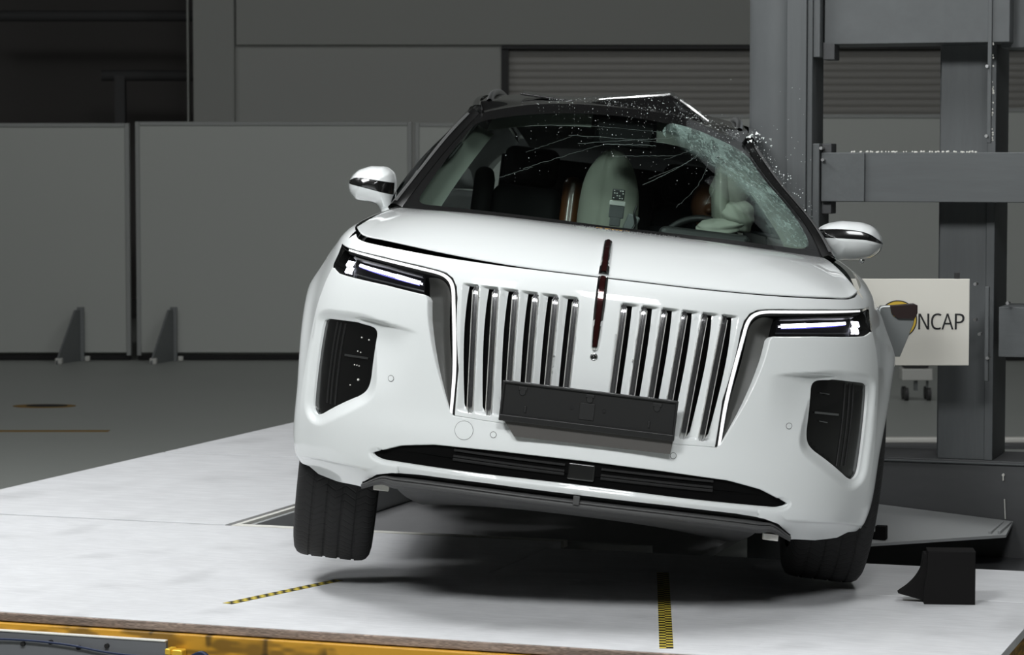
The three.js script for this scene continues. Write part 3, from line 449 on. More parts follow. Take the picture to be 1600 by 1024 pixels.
// grille panel: white blades with chrome fins and dark slots between
const slots = []; for (const s of [-1, 1]) for (let k = 0; k < 6; k++) slots.push([s, 0.070 + 0.0663 * k, 0.106 + 0.0657 * k]);
const slotTaper = (y) => lerp(0.925, 1, cl((y - 0.51) / 0.405));
function louver(a, y) {
  const p = body(a, y), x = Math.abs(p[0]);
  if (y < 0.9235 && y > 0.500 && x < 0.46 && x > 0.06) { const q = x / slotTaper(y); let d = 0;
    for (let k = 0; k < 6; k++) { const f0 = 0.070 + 0.0663 * k, x1 = 0.106 + 0.0657 * k, n = k < 5 ? f0 + 0.0663 : x1 + 0.028; if (q >= f0 + 0.003 && q <= n) d = Math.max(d, 0.019 * (1 - cl((q - x1) / (n - x1 - 0.004)))); }
    p[2] -= d * ss(y, 0.506, 0.516) * ss(0.9235 - y, 0, 0.004); }
  return p;
}
{
  const top = gapLine.map(([x, y]) => [x, y - 0.004]);
  const half = [[0, 0.488], [0.29, 0.489], [0.4285, 0.492], [0.4345, 0.644], [0.467, 0.872], [0.475, 0.910], [0.491, 0.936], [0.516, 0.951], [0.545, 0.9565], [0.60, 0.9618], [0.74, 0.9725], [0.88, 0.980], [0.917, 0.985], [0.893, 1.006], ...top];
  const outline = both(half.map(([x, y]) => [aOfX(x, y), y]));
  const holes = slots.map(([s, f0, x1]) => ccw(toA(roundPoly([[s * f0 * slotTaper(0.918), 0.9165], [s * x1 * slotTaper(0.915), 0.9165], [s * x1 * slotTaper(0.53), 0.53], [s * (x1 - 0.01) * slotTaper(0.514), 0.513], [s * f0 * slotTaper(0.513), 0.513]], 0.002))));
  const g = [patch(louver, outline, 0.0034, 0.0042, holes, 0.5)];
  for (const h of holes) g.push(along(louver, dense(h, 0.01), [[0, 0], [0.0005, -0.03]]));
  const e = dense(half.slice(0, 13).map(([x, y]) => [aOfX(x, y), y]), 0.008, false), pr = [[0, 0], [-0.0015, -0.001], [-0.002, -0.03]];
  g.push(along(body, e, pr, false), along(body, mirrorPoly(e), pr, false));
  const panel = part('grille_panel', g, M.paint);
  part('grille_backing', patch(offs(body, -0.032), toA([[-0.46, 0.495], [0.46, 0.495], [0.46, 0.93], [-0.46, 0.93]]), 0.02, 0.03), M.hollow, panel);
  for (const [s, f0] of slots) {
    const path = []; for (let k = 0; k <= 26; k++) { const y = lerp(0.499, 0.9225, k / 26), x = s * (f0 + 0.010) * slotTaper(y); path.push([aOfX(x, y), y]); }
    const pf = (k) => (t) => { const e = Math.min(1, Math.sqrt(cl(t / 0.02)), Math.sqrt(cl((1 - t) / 0.02))), w = 0.0098 * (0.45 + 0.55 * e); const q = [[-1, -0.028], [-1, 0.0035], [-0.8, 0.0065], [-0.45, 0.0068], [-0.25, 0.0035], [0.25, 0.0035], [0.45, 0.0068], [0.8, 0.0065], [1, 0.0035], [1, -0.028]][k]; return [q[0] * w, q[1] > 0 ? lerp(-0.004, q[1], e) : q[1]]; };
    part('fin', along(body, path, [...Array(10).keys()].map(pf), false), M.fin, panel);
    for (const [e, w] of [[s > 0 ? -1 : 1, 0.0011], [s > 0 ? 1 : -1, 0.0006]]) part('fin_highlight', along(offs(body, 0.0035), path.slice(1, -1), [[e * 0.0098 - w, -0.002], [e * 0.0098 - w, 0.002], [e * 0.0098 + w, 0.002], [e * 0.0098 + w, -0.002]], false), M.foot, panel);  // pale strips imitating the bright reflections along the chrome fins
  }
  // bright strips round the grille, dark wedges, headlamps
  for (const s of [-1, 1]) {
    const a = smooth2(stripOut, 90), b = smooth2(stripIn, 90), strip = [];
    const P = (u, v) => { const i = cl(u) * 90, k = Math.min(89, Math.floor(i)), f = i - k, o = [lerp(a[k][0], a[k + 1][0], f), lerp(a[k][1], a[k + 1][1], f)], n = [lerp(b[k][0], b[k + 1][0], f), lerp(b[k][1], b[k + 1][1], f)], x = s * lerp(o[0], n[0], v), y = lerp(o[1], n[1], v), p = body(aOfX(x, y), y); return [p[0], p[1], p[2] + 0.003 * Math.sin(PI * cl(v)) - 0.003]; };
    const sq = [[0.002, 0.12], [0.998, 0.12], [0.998, 0.88], [0.002, 0.88]];
    part('light_strip', patch(P, sq, 0.011, 0.19), M.drl, car, 'bright white light strip framing the grille');
    const seal = (q) => along(offs(body, -0.010), dense(q.map(([x, y]) => [aOfX(s * x, y), y]), 0.01, false), [[-0.0045, 0], [0, 0.004], [0.0045, 0]], false);
    part('strip_seal', [seal(a), seal(b)], M.matte);
    const side = (p) => ccw(toA(s > 0 ? p : mirrorPoly(p)));
    part('grille_surround', patch(offs(body, (u, v) => -0.010 - 0.035 * ss(Math.abs(body(u, v)[0]) - herm([[0.505, 0.4505], [0.641, 0.461], [0.899, 0.499], [0.9305, 0.531]], v), 0, 0.10)), side(wedgeP), 0.008, 0.008), M.wedge, car, 'dark metallic wedge beside the grille');
    const lampHouse = part('headlamp', [patch(offs(body, -0.042), side(lamp), 0.008, 0.008), along(body, dense(side(lamp), 0.006), [[0, -0.003], [0.003, -0.003], [0.003, -0.045]])], M.hollow);
    part('lens', patch(offs(body, -0.004), side(lamp.map(([x, y]) => [0.75 + (x - 0.75) * 0.985, 0.92 + (y - 0.92) * 0.94])), 0.012, 0.01), M.lens, lampHouse);
    const ribbon = (pts, h, d, m, n, rise = 0.006) => part(n, along(offs(body, d), dense(pts.map(([x, y]) => [aOfX(s * x, y), y]), 0.006, false), [[-h, 0], [-h * 0.7, rise], [h * 0.7, rise], [h, 0]], false), m, lampHouse);
    ribbon([[0.602, 0.9065], [0.613, 0.9085]], 0.003, -0.026, M.led, 'light_bar'); ribbon([[0.612, 0.908], [0.70, 0.921]], 0.0078, -0.026, M.led, 'light_bar'); ribbon([[0.70, 0.921], [0.742, 0.9265]], 0.0058, -0.026, M.led, 'light_bar'); ribbon([[0.742, 0.9265], [0.842, 0.939]], 0.0058, -0.026, M.led, 'light_bar');
    ribbon([[0.612, 0.901], [0.842, 0.932]], 0.0015, -0.024, M.ledblue, 'blue_edge', 0.003);
    for (const dx of [0, 0.0165]) for (const dy of [0, 0.0245]) ribbon([[0.866 + dx, 0.913 + dy], [0.880 + dx, 0.9135 + dy]], 0.0112, -0.026, M.led, 'light_block', 0.004);
    ribbon([[0.588, 0.8815], [0.72, 0.8925], [0.855, 0.903]], 0.0028, -0.018, M.satin, 'chrome_trim', 0.003);
    ribbon([[0.600, 0.930], [0.73, 0.946], [0.86, 0.9575]], 0.0042, -0.022, M.lipgrey, 'upper_shelf', 0.012);
    ribbon([[0.8535, 0.89], [0.856, 0.955]], 0.003, -0.028, M.satin, 'divider', 0.01);
    const lx = s * 0.73, lp = body(aOfX(lx, 0.92), 0.92), li = new THREE.RectAreaLight(0xdde0ff, 1.5, 0.24, 0.02); li.name = 'lamp_light'; li.position.set(lp[0], lp[1], lp[2] + 0.02); li.rotation.set(0, PI + s * 0.5, 0); lampHouse.add(li);
  }
  // centre emblem, camera eye
  const em = (t) => [lerp(-0.001, 0.0, t), lerp(0.765, 1.0, t)];
}
// bonnet
const H0 = [[0, 1.003], [0.09, 1.003], [0.32, 1.003], [0.54, 1.006], [0.755, 1.0135], [0.83, 1.017], [0.868, 1.036]];
const sideS = [[0, 0], [0.30, 0.32], [0.60, 0.60], [0.86, 0.80], [0.955, 0.845], [1, 0.868]];
function bonnet(s, t) {
  const q = Math.abs(s), xf = herm(sideS, q), yf = herm(H0, xf), f = body(aOfX(xf, Math.min(yf, 1.04)), Math.min(yf, 1.04)), zf = f[2] + 0.002, xr = 0.805 * q, zr = -1.13 - 0.32 * q * q, yr = 1.131 - 0.022 * q * q;
  const p = lerp(2.9, 1.5, Math.pow(q, 3)), g = 1 - Math.pow(1 - cl(t), p), lift = s < 0 ? 0.016 * ss(q, 0.15, 0.8) * (1 - t) : 0;
  const bow = 0.012 * Math.sin(PI * q) * Math.sin(PI * t);
  return [Math.sign(s) * lerp(xf, xr, t), lerp(yf, yr, g) + lift + bow, lerp(zf, zr, t)];
}
{
  const out = [[-1, 0], [1, 0], [1, 1], [-1, 1]];
  const g = [patch(bonnet, roundPoly(out, 0.0), 0.012, 0.012), along(bonnet, dense(out, 0.015), [[0, 0], [-0.002, -0.0015], [-0.0025, -0.005], [0.012, -0.008]])];
  part('bonnet', g, M.paint);
  part('engine_bay_liner', [patch(offs(bonnet, -0.05), [[-0.99, 0.012], [0.99, 0.012], [0.97, 1.05], [-0.97, 1.05]], 0.05, 0.05), patch(offs(body, -0.045), toA([[-0.86, 0.90], [0.86, 0.90], [0.868, 1.035], [0.6, 1.015], [-0.6, 1.015], [-0.868, 1.035]]), 0.03, 0.02), ...[-1, 1].map((s) => patch((u, v) => { const p = body(s * aOfZ(lerp(-0.5, -1.5, u)), lerp(0.9, 1.06, v)), b = bonnet(s * 0.93, lerp(0.02, 0.98, u)); const k = v; return [lerp(p[0], b[0], k) - s * 0.03 * (1 - k), lerp(p[1], b[1], k) - 0.03, lerp(p[2], b[2], k)]; }, [[0, 0], [1, 0], [1, 1], [0, 1]], 0.08, 0.2))], M.matte);
  // emblem: long red-black spear in chrome lying over bonnet and nose
  const nose = (u, v) => (v <= 0 ? body(aOfX(u, 0.9985 + v), 0.9985 + v) : bonnet(u / 0.92, v / 1.05 + 0.004));
  const low = [], up = [], spear = (t0, t1, y0, y1) => { const o = []; for (let k = 0; k <= 40; k++) o.push([0, lerp(y0, y1, k / 40)]); return o; };
  const wid = (v) => herm([[-0.24, 0.006], [-0.228, 0.0125], [-0.1, 0.0175], [0.0, 0.0170], [0.15, 0.0160], [0.45, 0.0135], [0.47, 0.008]], v);
  const fin = (y0, y1) => { const prof = [[-1, 0], [-0.98, 0.004], [-0.62, 0.010], [-0.5, 0.0088], [-0.2, 0.0125], [0.2, 0.0125], [0.5, 0.0088], [0.62, 0.010], [0.98, 0.004], [1, 0]]; return prof.map(([a, n]) => (t) => [a * wid(lerp(y0, y1, t)), n * Math.min(1, wid(lerp(y0, y1, t)) / 0.010)]); };
  const core = (y0, y1) => [[-0.5, 0.008], [-0.45, 0.0125], [0, 0.0145], [0.45, 0.0125], [0.5, 0.008]].map(([a, n]) => (t) => [a * wid(lerp(y0, y1, t)), n]);
  const e = part('emblem_spear', [along(nose, spear(0, 0, -0.24, -0.003), fin(-0.24, -0.003), false), along(nose, spear(0, 0, 0.002, 0.40), fin(0.002, 0.40), false)], M.chrome, car, 'long dark red and chrome emblem bar running down the bonnet');
  part('emblem_inlay', [along(nose, spear(0, 0, -0.228, -0.004), core(-0.228, -0.004), false), along(nose, spear(0, 0, 0.004, 0.385), core(0.004, 0.385), false)], M.emblem, e);
  const c = body(0, 0.738); part('nose_camera', [put(new THREE.TorusGeometry(0.0095, 0.0035, 10, 30), 0.001, 0.738, c[2] + 0.001)], M.chrome); part('camera_lens', put(new THREE.SphereGeometry(0.0075, 16, 10), 0.001, 0.738, c[2] - 0.001), M.piano);
  // dark tape specks along the rear edge of the bonnet, washer nozzle strip
  const r = rng(4), sp = []; for (let k = 0; k < 60; k++) { const s = lerp(-0.16, 0.30, r()), t = lerp(0.80, 0.93, r()), p = bonnet(s, t); sp.push(put(new THREE.SphereGeometry(0.0035, 6, 4), p[0], p[1], p[2])); }
  part('glass_specks', sp, M.dark).userData.kind = 'stuff';
  const y0 = bonnet(0.0, 0.93); part('yellow_marker', rbx(0.12, 0.003, 0.012, y0[0] + 0.005, y0[1] + 0.001, y0[2], 0.001), M.stripe, car, 'thin yellow mark at the rear edge of the bonnet');
}
// number plate carrier
{
  const z = 0.028, o = part('plate_carrier', [rbx(0.575, 0.132, 0.022, 0.005, 0.566, z - 0.02, 0.010), rbx(0.5, 0.06, 0.06, 0.005, 0.56, z - 0.05, 0.006)], M.plateblack);
  part('plate_rim', [rbx(0.575, 0.008, 0.01, 0.005, 0.628, z - 0.006, 0.003), rbx(0.575, 0.022, 0.012, 0.005, 0.511, z - 0.006, 0.004), rbx(0.008, 0.13, 0.01, -0.278, 0.566, z - 0.006, 0.003), rbx(0.008, 0.13, 0.01, 0.288, 0.566, z - 0.006, 0.003)], M.plateblack, o);
  for (const [x, y] of [[-0.215, 0.60], [0.005, 0.602], [0.225, 0.60]]) part('clip', [cyl(0.010, 0.012, 0.006, x, y, z - 0.008, PI / 2), rbx(0.03, 0.012, 0.006, x, y + 0.012, z - 0.008, 0.002)], M.black, o);
  part('centre_pad', rbx(0.05, 0.055, 0.004, 0.0, 0.562, z - 0.008, 0.003), M.black, o);
  for (const x of [-0.05, 0.055]) part('screw_hole', cyl(0.006, 0.006, 0.004, x, 0.57, z - 0.008, PI / 2, 0, 0, 12), M.matte, o);
  for (const x of [-0.2, 0.205]) part('tab', rbx(0.008, 0.022, 0.006, x, 0.545, z - 0.008, 0.002), M.black, o);
  part('plate_shadow', put(new THREE.ExtrudeGeometry(new THREE.Shape([[-0.268, 0.505], [0.290, 0.505], [0.286, 0.456], [-0.225, 0.452]].map((p) => new THREE.Vector2(...p))), { depth: 0.003, bevelEnabled: false }), 0, 0, 0.008), S([0.085, 0.08, 0.075], 0.5), o, 'grey sheet standing in for the shadow below the carrier');  // dark sheet in the outline of the shadow the carrier casts
}
// wings (fenders), doors, rear quarters, tail
const cr = (P) => (u, v) => crush(P(u, v));
for (const s of [-1, 1]) {
  const arc = (zc, t0, t1, n, r = 0.435) => { const o = []; for (let k = 0; k <= n; k++) { const th = lerp(t0, t1, k / n); o.push([s * aOfZ(zc + r * Math.cos(th)), 0.34 + r * Math.sin(th)]); } return o; };
  const F = [...[[0.932, 0.92], [0.945, 0.86], [0.960, 0.78], [0.966, 0.66]].map(([x, y]) => [s * aOfX(x, y), y]), ...arc(WF, 0.55, PI + 0.25, 30), [s * aOfZ(-1.52), 0.225], [s * aOfZ(-1.55), 0.7], [s * aOfZ(-1.50), 1.083], [s * aOfZ(-1.2), 1.070], [s * aOfZ(-0.85), 1.052], [s * aOfZ(-0.62), 1.040], ...[[0.875, 1.033], [0.893, 1.006], [0.917, 0.985], [0.925, 0.95]].map(([x, y]) => [s * aOfX(x, y), y])];
  const P = s > 0 ? cr(body) : body, PF = s > 0 ? (u, v) => { const p = body(u, v), k = ss(-p[2], 0.55, 1.1); return crush([p[0] + 0.014 * k, p[1] + 0.008 * k * ss(v, 0.9, 1.05), p[2]]); } : body, near = s > 0 ? ccw(F) : ccw(F);
  part('fender', [patch(PF, near, 0.007, 0.008), along(PF, dense(arc(WF, -0.28, PI + 0.25, 40), 0.03, false), [[0, 0], [s * -0.004, -0.004], [s * -0.004, -0.05]], false)], M.paint);
  const rectA = (z0, z1, y0, y1, g = 0.004) => [[s * aOfZ(z0 - g), y0], [s * aOfZ(z1 + g), y0], [s * aOfZ(z1 + g), y1], [s * aOfZ(z0 - g), y1]];
  const D1 = part('front_door', patch(P, ccw(rectA(-1.53, -2.62, 0.235, 1.083)), 0.012, 0.012), M.paint); const h1 = body(s * aOfZ(-2.42), 0.93), h2 = body(s * aOfZ(-3.40), 0.93);
  const D2 = part('rear_door', patch(P, ccw([[s * aOfZ(-2.63), 0.235], [s * aOfZ(-3.50), 0.235], [s * aOfZ(-3.55), 0.6], [s * aOfZ(-3.74), 0.86], [s * aOfZ(-3.74), 1.083], [s * aOfZ(-2.63), 1.083]]), 0.012, 0.012), M.paint);
  if (s < 0) { part('handle', rbx(0.02, 0.025, 0.22, h1[0] - 0.004, 0.93, h1[2], 0.008), M.chrome, D1); part('handle', rbx(0.02, 0.025, 0.22, h2[0] - 0.004, 0.93, h2[2], 0.008), M.chrome, D2); }
  part('sill', patch(P, ccw([[s * aOfZ(-1.40), 0.15], [s * aOfZ(-3.58), 0.15], [s * aOfZ(-3.52), 0.23], [s * aOfZ(-1.50), 0.23]]), 0.02, 0.02), M.lipgrey);
  part('rear_quarter', patch(P, ccw([[s * aOfZ(-3.51), 0.235], ...arc(WR, PI - 0.25, -0.3, 30).slice(1), [s * 2.55, 0.2], [s * 3, 0.2], [s * 3, 1.07], [s * aOfZ(-3.75), 1.083], [s * aOfZ(-3.75), 0.86], [s * aOfZ(-3.56), 0.6]].map((p) => [Math.abs(p[0]) > 3 ? s * 3 : p[0], p[1]])), 0.02, 0.015), M.paint);
  part('window_trim', along(P, dense([[s * aOfZ(-1.5), 1.08], [s * aOfZ(-4.6), 1.08]], 0.05, false), [[-0.006, 0], [0, 0.006], [0.006, 0]], false), M.satin);
  for (const wz of [WF, WR]) { // wheel housings
    const hp = (u, v) => [s * lerp(0.955, 0.52, v), 0.34 + 0.47 * Math.sin(u), wz + 0.47 * Math.cos(u)];
    part('wheel_housing', [patch(hp, [[-0.05, 0], [PI + 0.2, 0], [PI + 0.2, 1], [-0.05, 1]], 0.12, 0.15), put(new THREE.CircleGeometry(0.47, 30, -0.25, PI + 0.5), s * 0.52, 0.34, wz, 0, PI / 2, 0)], M.matte);
  }
}
part('tail_lamp', patch(offs(body, 0.006), [[2.5, 0.88], [3, 0.88], [3, 0.94], [2.5, 0.94]], 0.03, 0.02), Ph([0.25, 0.01, 0.01], 0.2, 0, { clearcoat: 1 }));
// --- greenhouse
const wsBase = (q) => [0.805 * q, 1.129 - 0.02 * q * q, -1.13 - 0.33 * q * q], wsTop = (q) => [0.597 * q, 1.592 - 0.09 * Math.pow(Math.abs(q), 2.6), -2.06 - 0.11 * q * q];
const screen = (q, t) => { const a = wsBase(q), b = wsTop(q), k = 0.022 * Math.sin(PI * cl(t)) * (1 - 0.3 * q * q), p = [0, 1, 2].map((i) => lerp(a[i], b[i], t)); p[1] += k; p[2] += k * 0.6; return p; };
const ws = cr(screen);
{
  const o = roundPoly([[-1.0, 0.0], [1.0, 0.0], [1.0, 1.0], [-1.0, 1.0]], 0.01), i = roundPoly([[-0.945, 0.042], [0, 0.018], [0.945, 0.042], [0.955, 0.87], [0, 0.915], [-0.955, 0.87]], 0.07);
  const w = part('windscreen', patch(ws, i, 0.03, 0.03), M.glass, car, 'shattered greenish windscreen glass');
  part('frit_border', patch(ws, o, 0.018, 0.02, [ccw(i)]), M.piano, w);
  // crazed glass along the struck side
  const r = rng(77), cells = [], N = 300;
  const zone = roundPoly([[0.31, 0.91], [0.24, 0.80], [0.36, 0.66], [0.50, 0.58], [0.60, 0.48], [0.66, 0.34], [0.68, 0.16], [0.76, 0.05], [0.93, 0.05], [0.955, 0.10], [0.955, 0.84], [0.90, 0.89], [0.6, 0.91]], 0.05);
  const pts = Array.from({ length: N }, () => [lerp(0.28, 0.97, r()), lerp(0.03, 0.95, r())]);
  const fade = [[0.30, 1.3], [0.22, 0.80], [0.36, 0.66], [0.50, 0.58], [0.60, 0.48], [0.66, 0.34], [0.68, 0.16], [0.76, -0.1], [1.3, -0.1], [1.3, 1.3]];
  const T = noiseTex(512, 512, (u, v) => { // alpha: bright crack lines over a thin milky veil
    const x = lerp(0.28, 0.97, u), y = lerp(0.03, 0.95, v); let d1 = 9, d2 = 9, wx = x + 0.02 * (nB(u * 2, v * 2) - 0.5), wy = y + 0.02 * (nC(u, v) - 0.5);
    for (const p of pts) { const d = Math.hypot((wx - p[0]), (wy - p[1])); if (d < d1) { d2 = d1; d1 = d; } else if (d < d2) d2 = d; }
    const e = 1 - ss(d2 - d1, 0.001, 0.006), sd = sdist(fade, x, y), k = 1 - ss(sd, -0.20, -0.01), n = fbm(u * 2, v * 2), f = cl((0.26 + 0.42 * ss(n, 0.38, 0.62) + 0.50 * e * ss(nB(u * 3, v * 3), 0.3, 0.6)) * k);
    return [f, f, f]; }, false);
  const C = patch(offs(ws, 0.003, 0.01, 0.01), zone, 0.02, 0.02); { const u = C.attributes.uv; for (let k = 0; k < u.count; k++) u.setXY(k, (u.getX(k) - 0.28) / 0.69, (u.getY(k) - 0.03) / 0.92); }
  part('crazed_glass', C, Ph([0.19, 0.27, 0.24], 0.45, 0, { alphaMap: T, transparent: true }), w, 'milky green crazed area of the glass');
  // long cracks
  const line = (a, b, n, amp, rad) => { const o2 = []; for (let k = 0; k <= n; k++) { const t = k / n; o2.push(ws(lerp(a[0], b[0], t) + amp * (r() - 0.5), lerp(a[1], b[1], t) + amp * (r() - 0.5))); } return tube(o2.map((p) => [p[0], p[1] + 0.003, p[2] + 0.002]), rad, n * 2, 4); };
  const cr2 = []; for (const [a, b, rad] of [[[0.60, 0.72], [0.13, 0.33], 0.0011], [[0.60, 0.70], [0.16, 0.38], 0.0008], [[0.40, 0.78], [-0.25, 0.60], 0.0008], [[0.3, 0.70], [-0.32, 0.67], 0.0008], [[0.2, 0.66], [-0.1, 0.62], 0.0012], [[-0.1, 0.62], [-0.5, 0.36], 0.0006], [[0.34, 0.6], [-0.05, 0.52], 0.0007], [[0.6, 0.75], [0.25, 0.55], 0.0006], [[0.62, 0.66], [0.3, 0.2], 0.0006], [[0.66, 0.64], [0.45, 0.25], 0.0005], [[0.3, 0.8], [-0.6, 0.75], 0.0005], [[-0.45, 0.38], [-0.6, 0.28], 0.0006], [[-0.3, 0.66], [-0.52, 0.5], 0.0005]]) cr2.push(line(a, b, 24, 0.007, rad * 0.6));
  for (const g of cr2) part('crack', g, S([0.16, 0.20, 0.185], 0.4), w);
  // a flight recorder style mirror pod and headliner strip inside the glass
  part('mirror_pod', [patch(offs(ws, -0.03, 0.01, 0.01), roundPoly([[-0.14, 0.70], [0.16, 0.70], [0.20, 0.93], [-0.18, 0.93]], 0.03), 0.03, 0.03), rbx(0.24, 0.07, 0.03, 0.0, 1.47, -2.02, 0.012)], M.hollow, car, 'black mirror and sensor pod behind the glass');
}
// pillars, side glass, roof
const roofEdge = curve3([[0.632, 1.512, -2.20], [0.645, 1.548, -2.55], [0.645, 1.57, -3.1], [0.635, 1.555, -3.7], [0.59, 1.49, -4.3], [0.53, 1.40, -4.72]]);
const belt = curve3([[0.845, 1.112, -1.46], [0.865, 1.135, -2.2], [0.87, 1.148, -3.2], [0.85, 1.15, -4.1], [0.70, 1.15, -4.95]]);
for (const s of [-1, 1]) {
  const P = (f) => (u, v) => { const p = f(u, v); const q = crush([s * p[0], p[1], p[2]]); return q; };
  const aOut = curve3([[0.855, 1.105, -1.46], [0.778, 1.256, -1.76], [0.700, 1.412, -2.02], [0.632, 1.512, -2.20]]);
  const aIn = (t) => { const p = screen(0.995, t); return [p[0], p[1] + 0.002, p[2]]; };
  const pil = (u, v) => { const t = cl(u), a = aIn(t), b = aOut(t), n = 0.014 * Math.sin(PI * v); return [lerp(a[0], b[0], v) + n * 0.6, lerp(a[1], b[1], v) + n, lerp(a[2], b[2], v) + n * 0.5]; };
  const ap = part('windscreen_pillar', [patch(P(pil), [[0, 0], [1, 0], [1, 1], [0, 1]], 0.04, 0.1), patch(P((u, v) => { const a = aOut(cl(u)); return [a[0] - 0.02 * v, a[1] - 0.03 * v, a[2] - 0.06 * v]; }), [[0, 0], [1, 0], [1, 1], [0, 1]], 0.04, 0.25)], M.piano);
  part('pillar_trim', patch(P((u, v) => { const p = pil(u, lerp(0.35, 0.62, v)); return [p[0], p[1] + 0.003, p[2] + 0.002]; }), [[0.02, 0], [0.93, 0], [0.93, 1], [0.02, 1]], 0.05, 0.3), S(0.07, 0.35), ap);
  // inner pillar trim, pale cloth
  part('inner_pillar_trim', [patch(P((u, v) => { const p = screen(lerp(0.995, 0.885, v), cl(u)); return [p[0] - 0.005, p[1] - 0.035 - 0.05 * v, p[2] - 0.035 - 0.10 * v]; }), [[0.02, 0], [0.97, 0], [0.97, 1], [0.02, 1]], 0.05, 0.2)], M.cream);
  part('grab_handle', tube([[s * 0.70, 1.30, -1.86], [s * 0.675, 1.31, -1.83], [s * 0.64, 1.37, -1.93], [s * 0.64, 1.375, -1.98]].map(crush), 0.008, 16, 8), M.dark);
  // side glass between belt and roof
  const side = (u, v) => { const a = belt(u), e = u < 0.22 ? aOut(Math.min(1, u / 0.22 * 0.999)) : roofEdge((u - 0.22) / 0.78), n = 0.03 * Math.sin(PI * v); return [lerp(a[0], e[0], v) + n, lerp(a[1], e[1], v), lerp(a[2], e[2], v)]; };
  const win = (n, pts, m) => part(n, patch(P(side), pts, 0.02, 0.06), m);
  if (s < 0) win('front_side_window', [[0.02, 0.02], [0.40, 0.02], [0.42, 0.96], [0.2, 0.96]], M.tint);
  else win('broken_window', [[0.34, 0.02], [0.40, 0.02], [0.42, 0.7], [0.39, 0.3], [0.36, 0.12]], M.tint);
  win('middle_pillar', [[0.40, 0], [0.435, 0], [0.45, 1], [0.42, 1]], M.piano); win('rear_side_window', [[0.435, 0.02], [0.72, 0.02], [0.73, 0.96], [0.45, 0.96]], M.piano);
  win('rear_pillar', [[0.72, 0], [1, 0], [1, 1], [0.73, 1]], M.piano);
  part('roof_rail_panel', patch(P((u, v) => { const p = roofEdge(u), n = 0.02 * Math.sin(PI * v); return [p[0] - 0.03 * v + n * 0.4, p[1] + 0.028 * v + n * 0.4, p[2]]; }), [[0, 0], [1, 0], [1, 1], [0, 1]], 0.03, 0.2), M.piano);
}
const roofF = (s, t) => { const q = Math.abs(s), e = roofEdge(cl(t)), f = wsTop(q), k = ss(t, 0, 0.12), crown = 0.085 - 0.045 * k; let x = lerp(f[0], (e[0] - 0.03) * q, k), y = lerp(f[1], e[1] + 0.028 + crown * (1 - Math.pow(q, 2.6)), k), z = lerp(f[2], Math.min(e[2], -2.1), k); z = lerp(-2.06 - 0.11 * q * q, -4.72, t);
  const w = ss(t, 0.02, 0.10) * (1 - ss(t, 0.35, 0.75)); y += w * Math.max(0, 0.074 * (1 - Math.abs(Math.sign(s) * x - 0.19) / (Math.sign(s) * x < 0.19 ? 0.42 : 0.24))); return [Math.sign(s) * x, y, z]; };
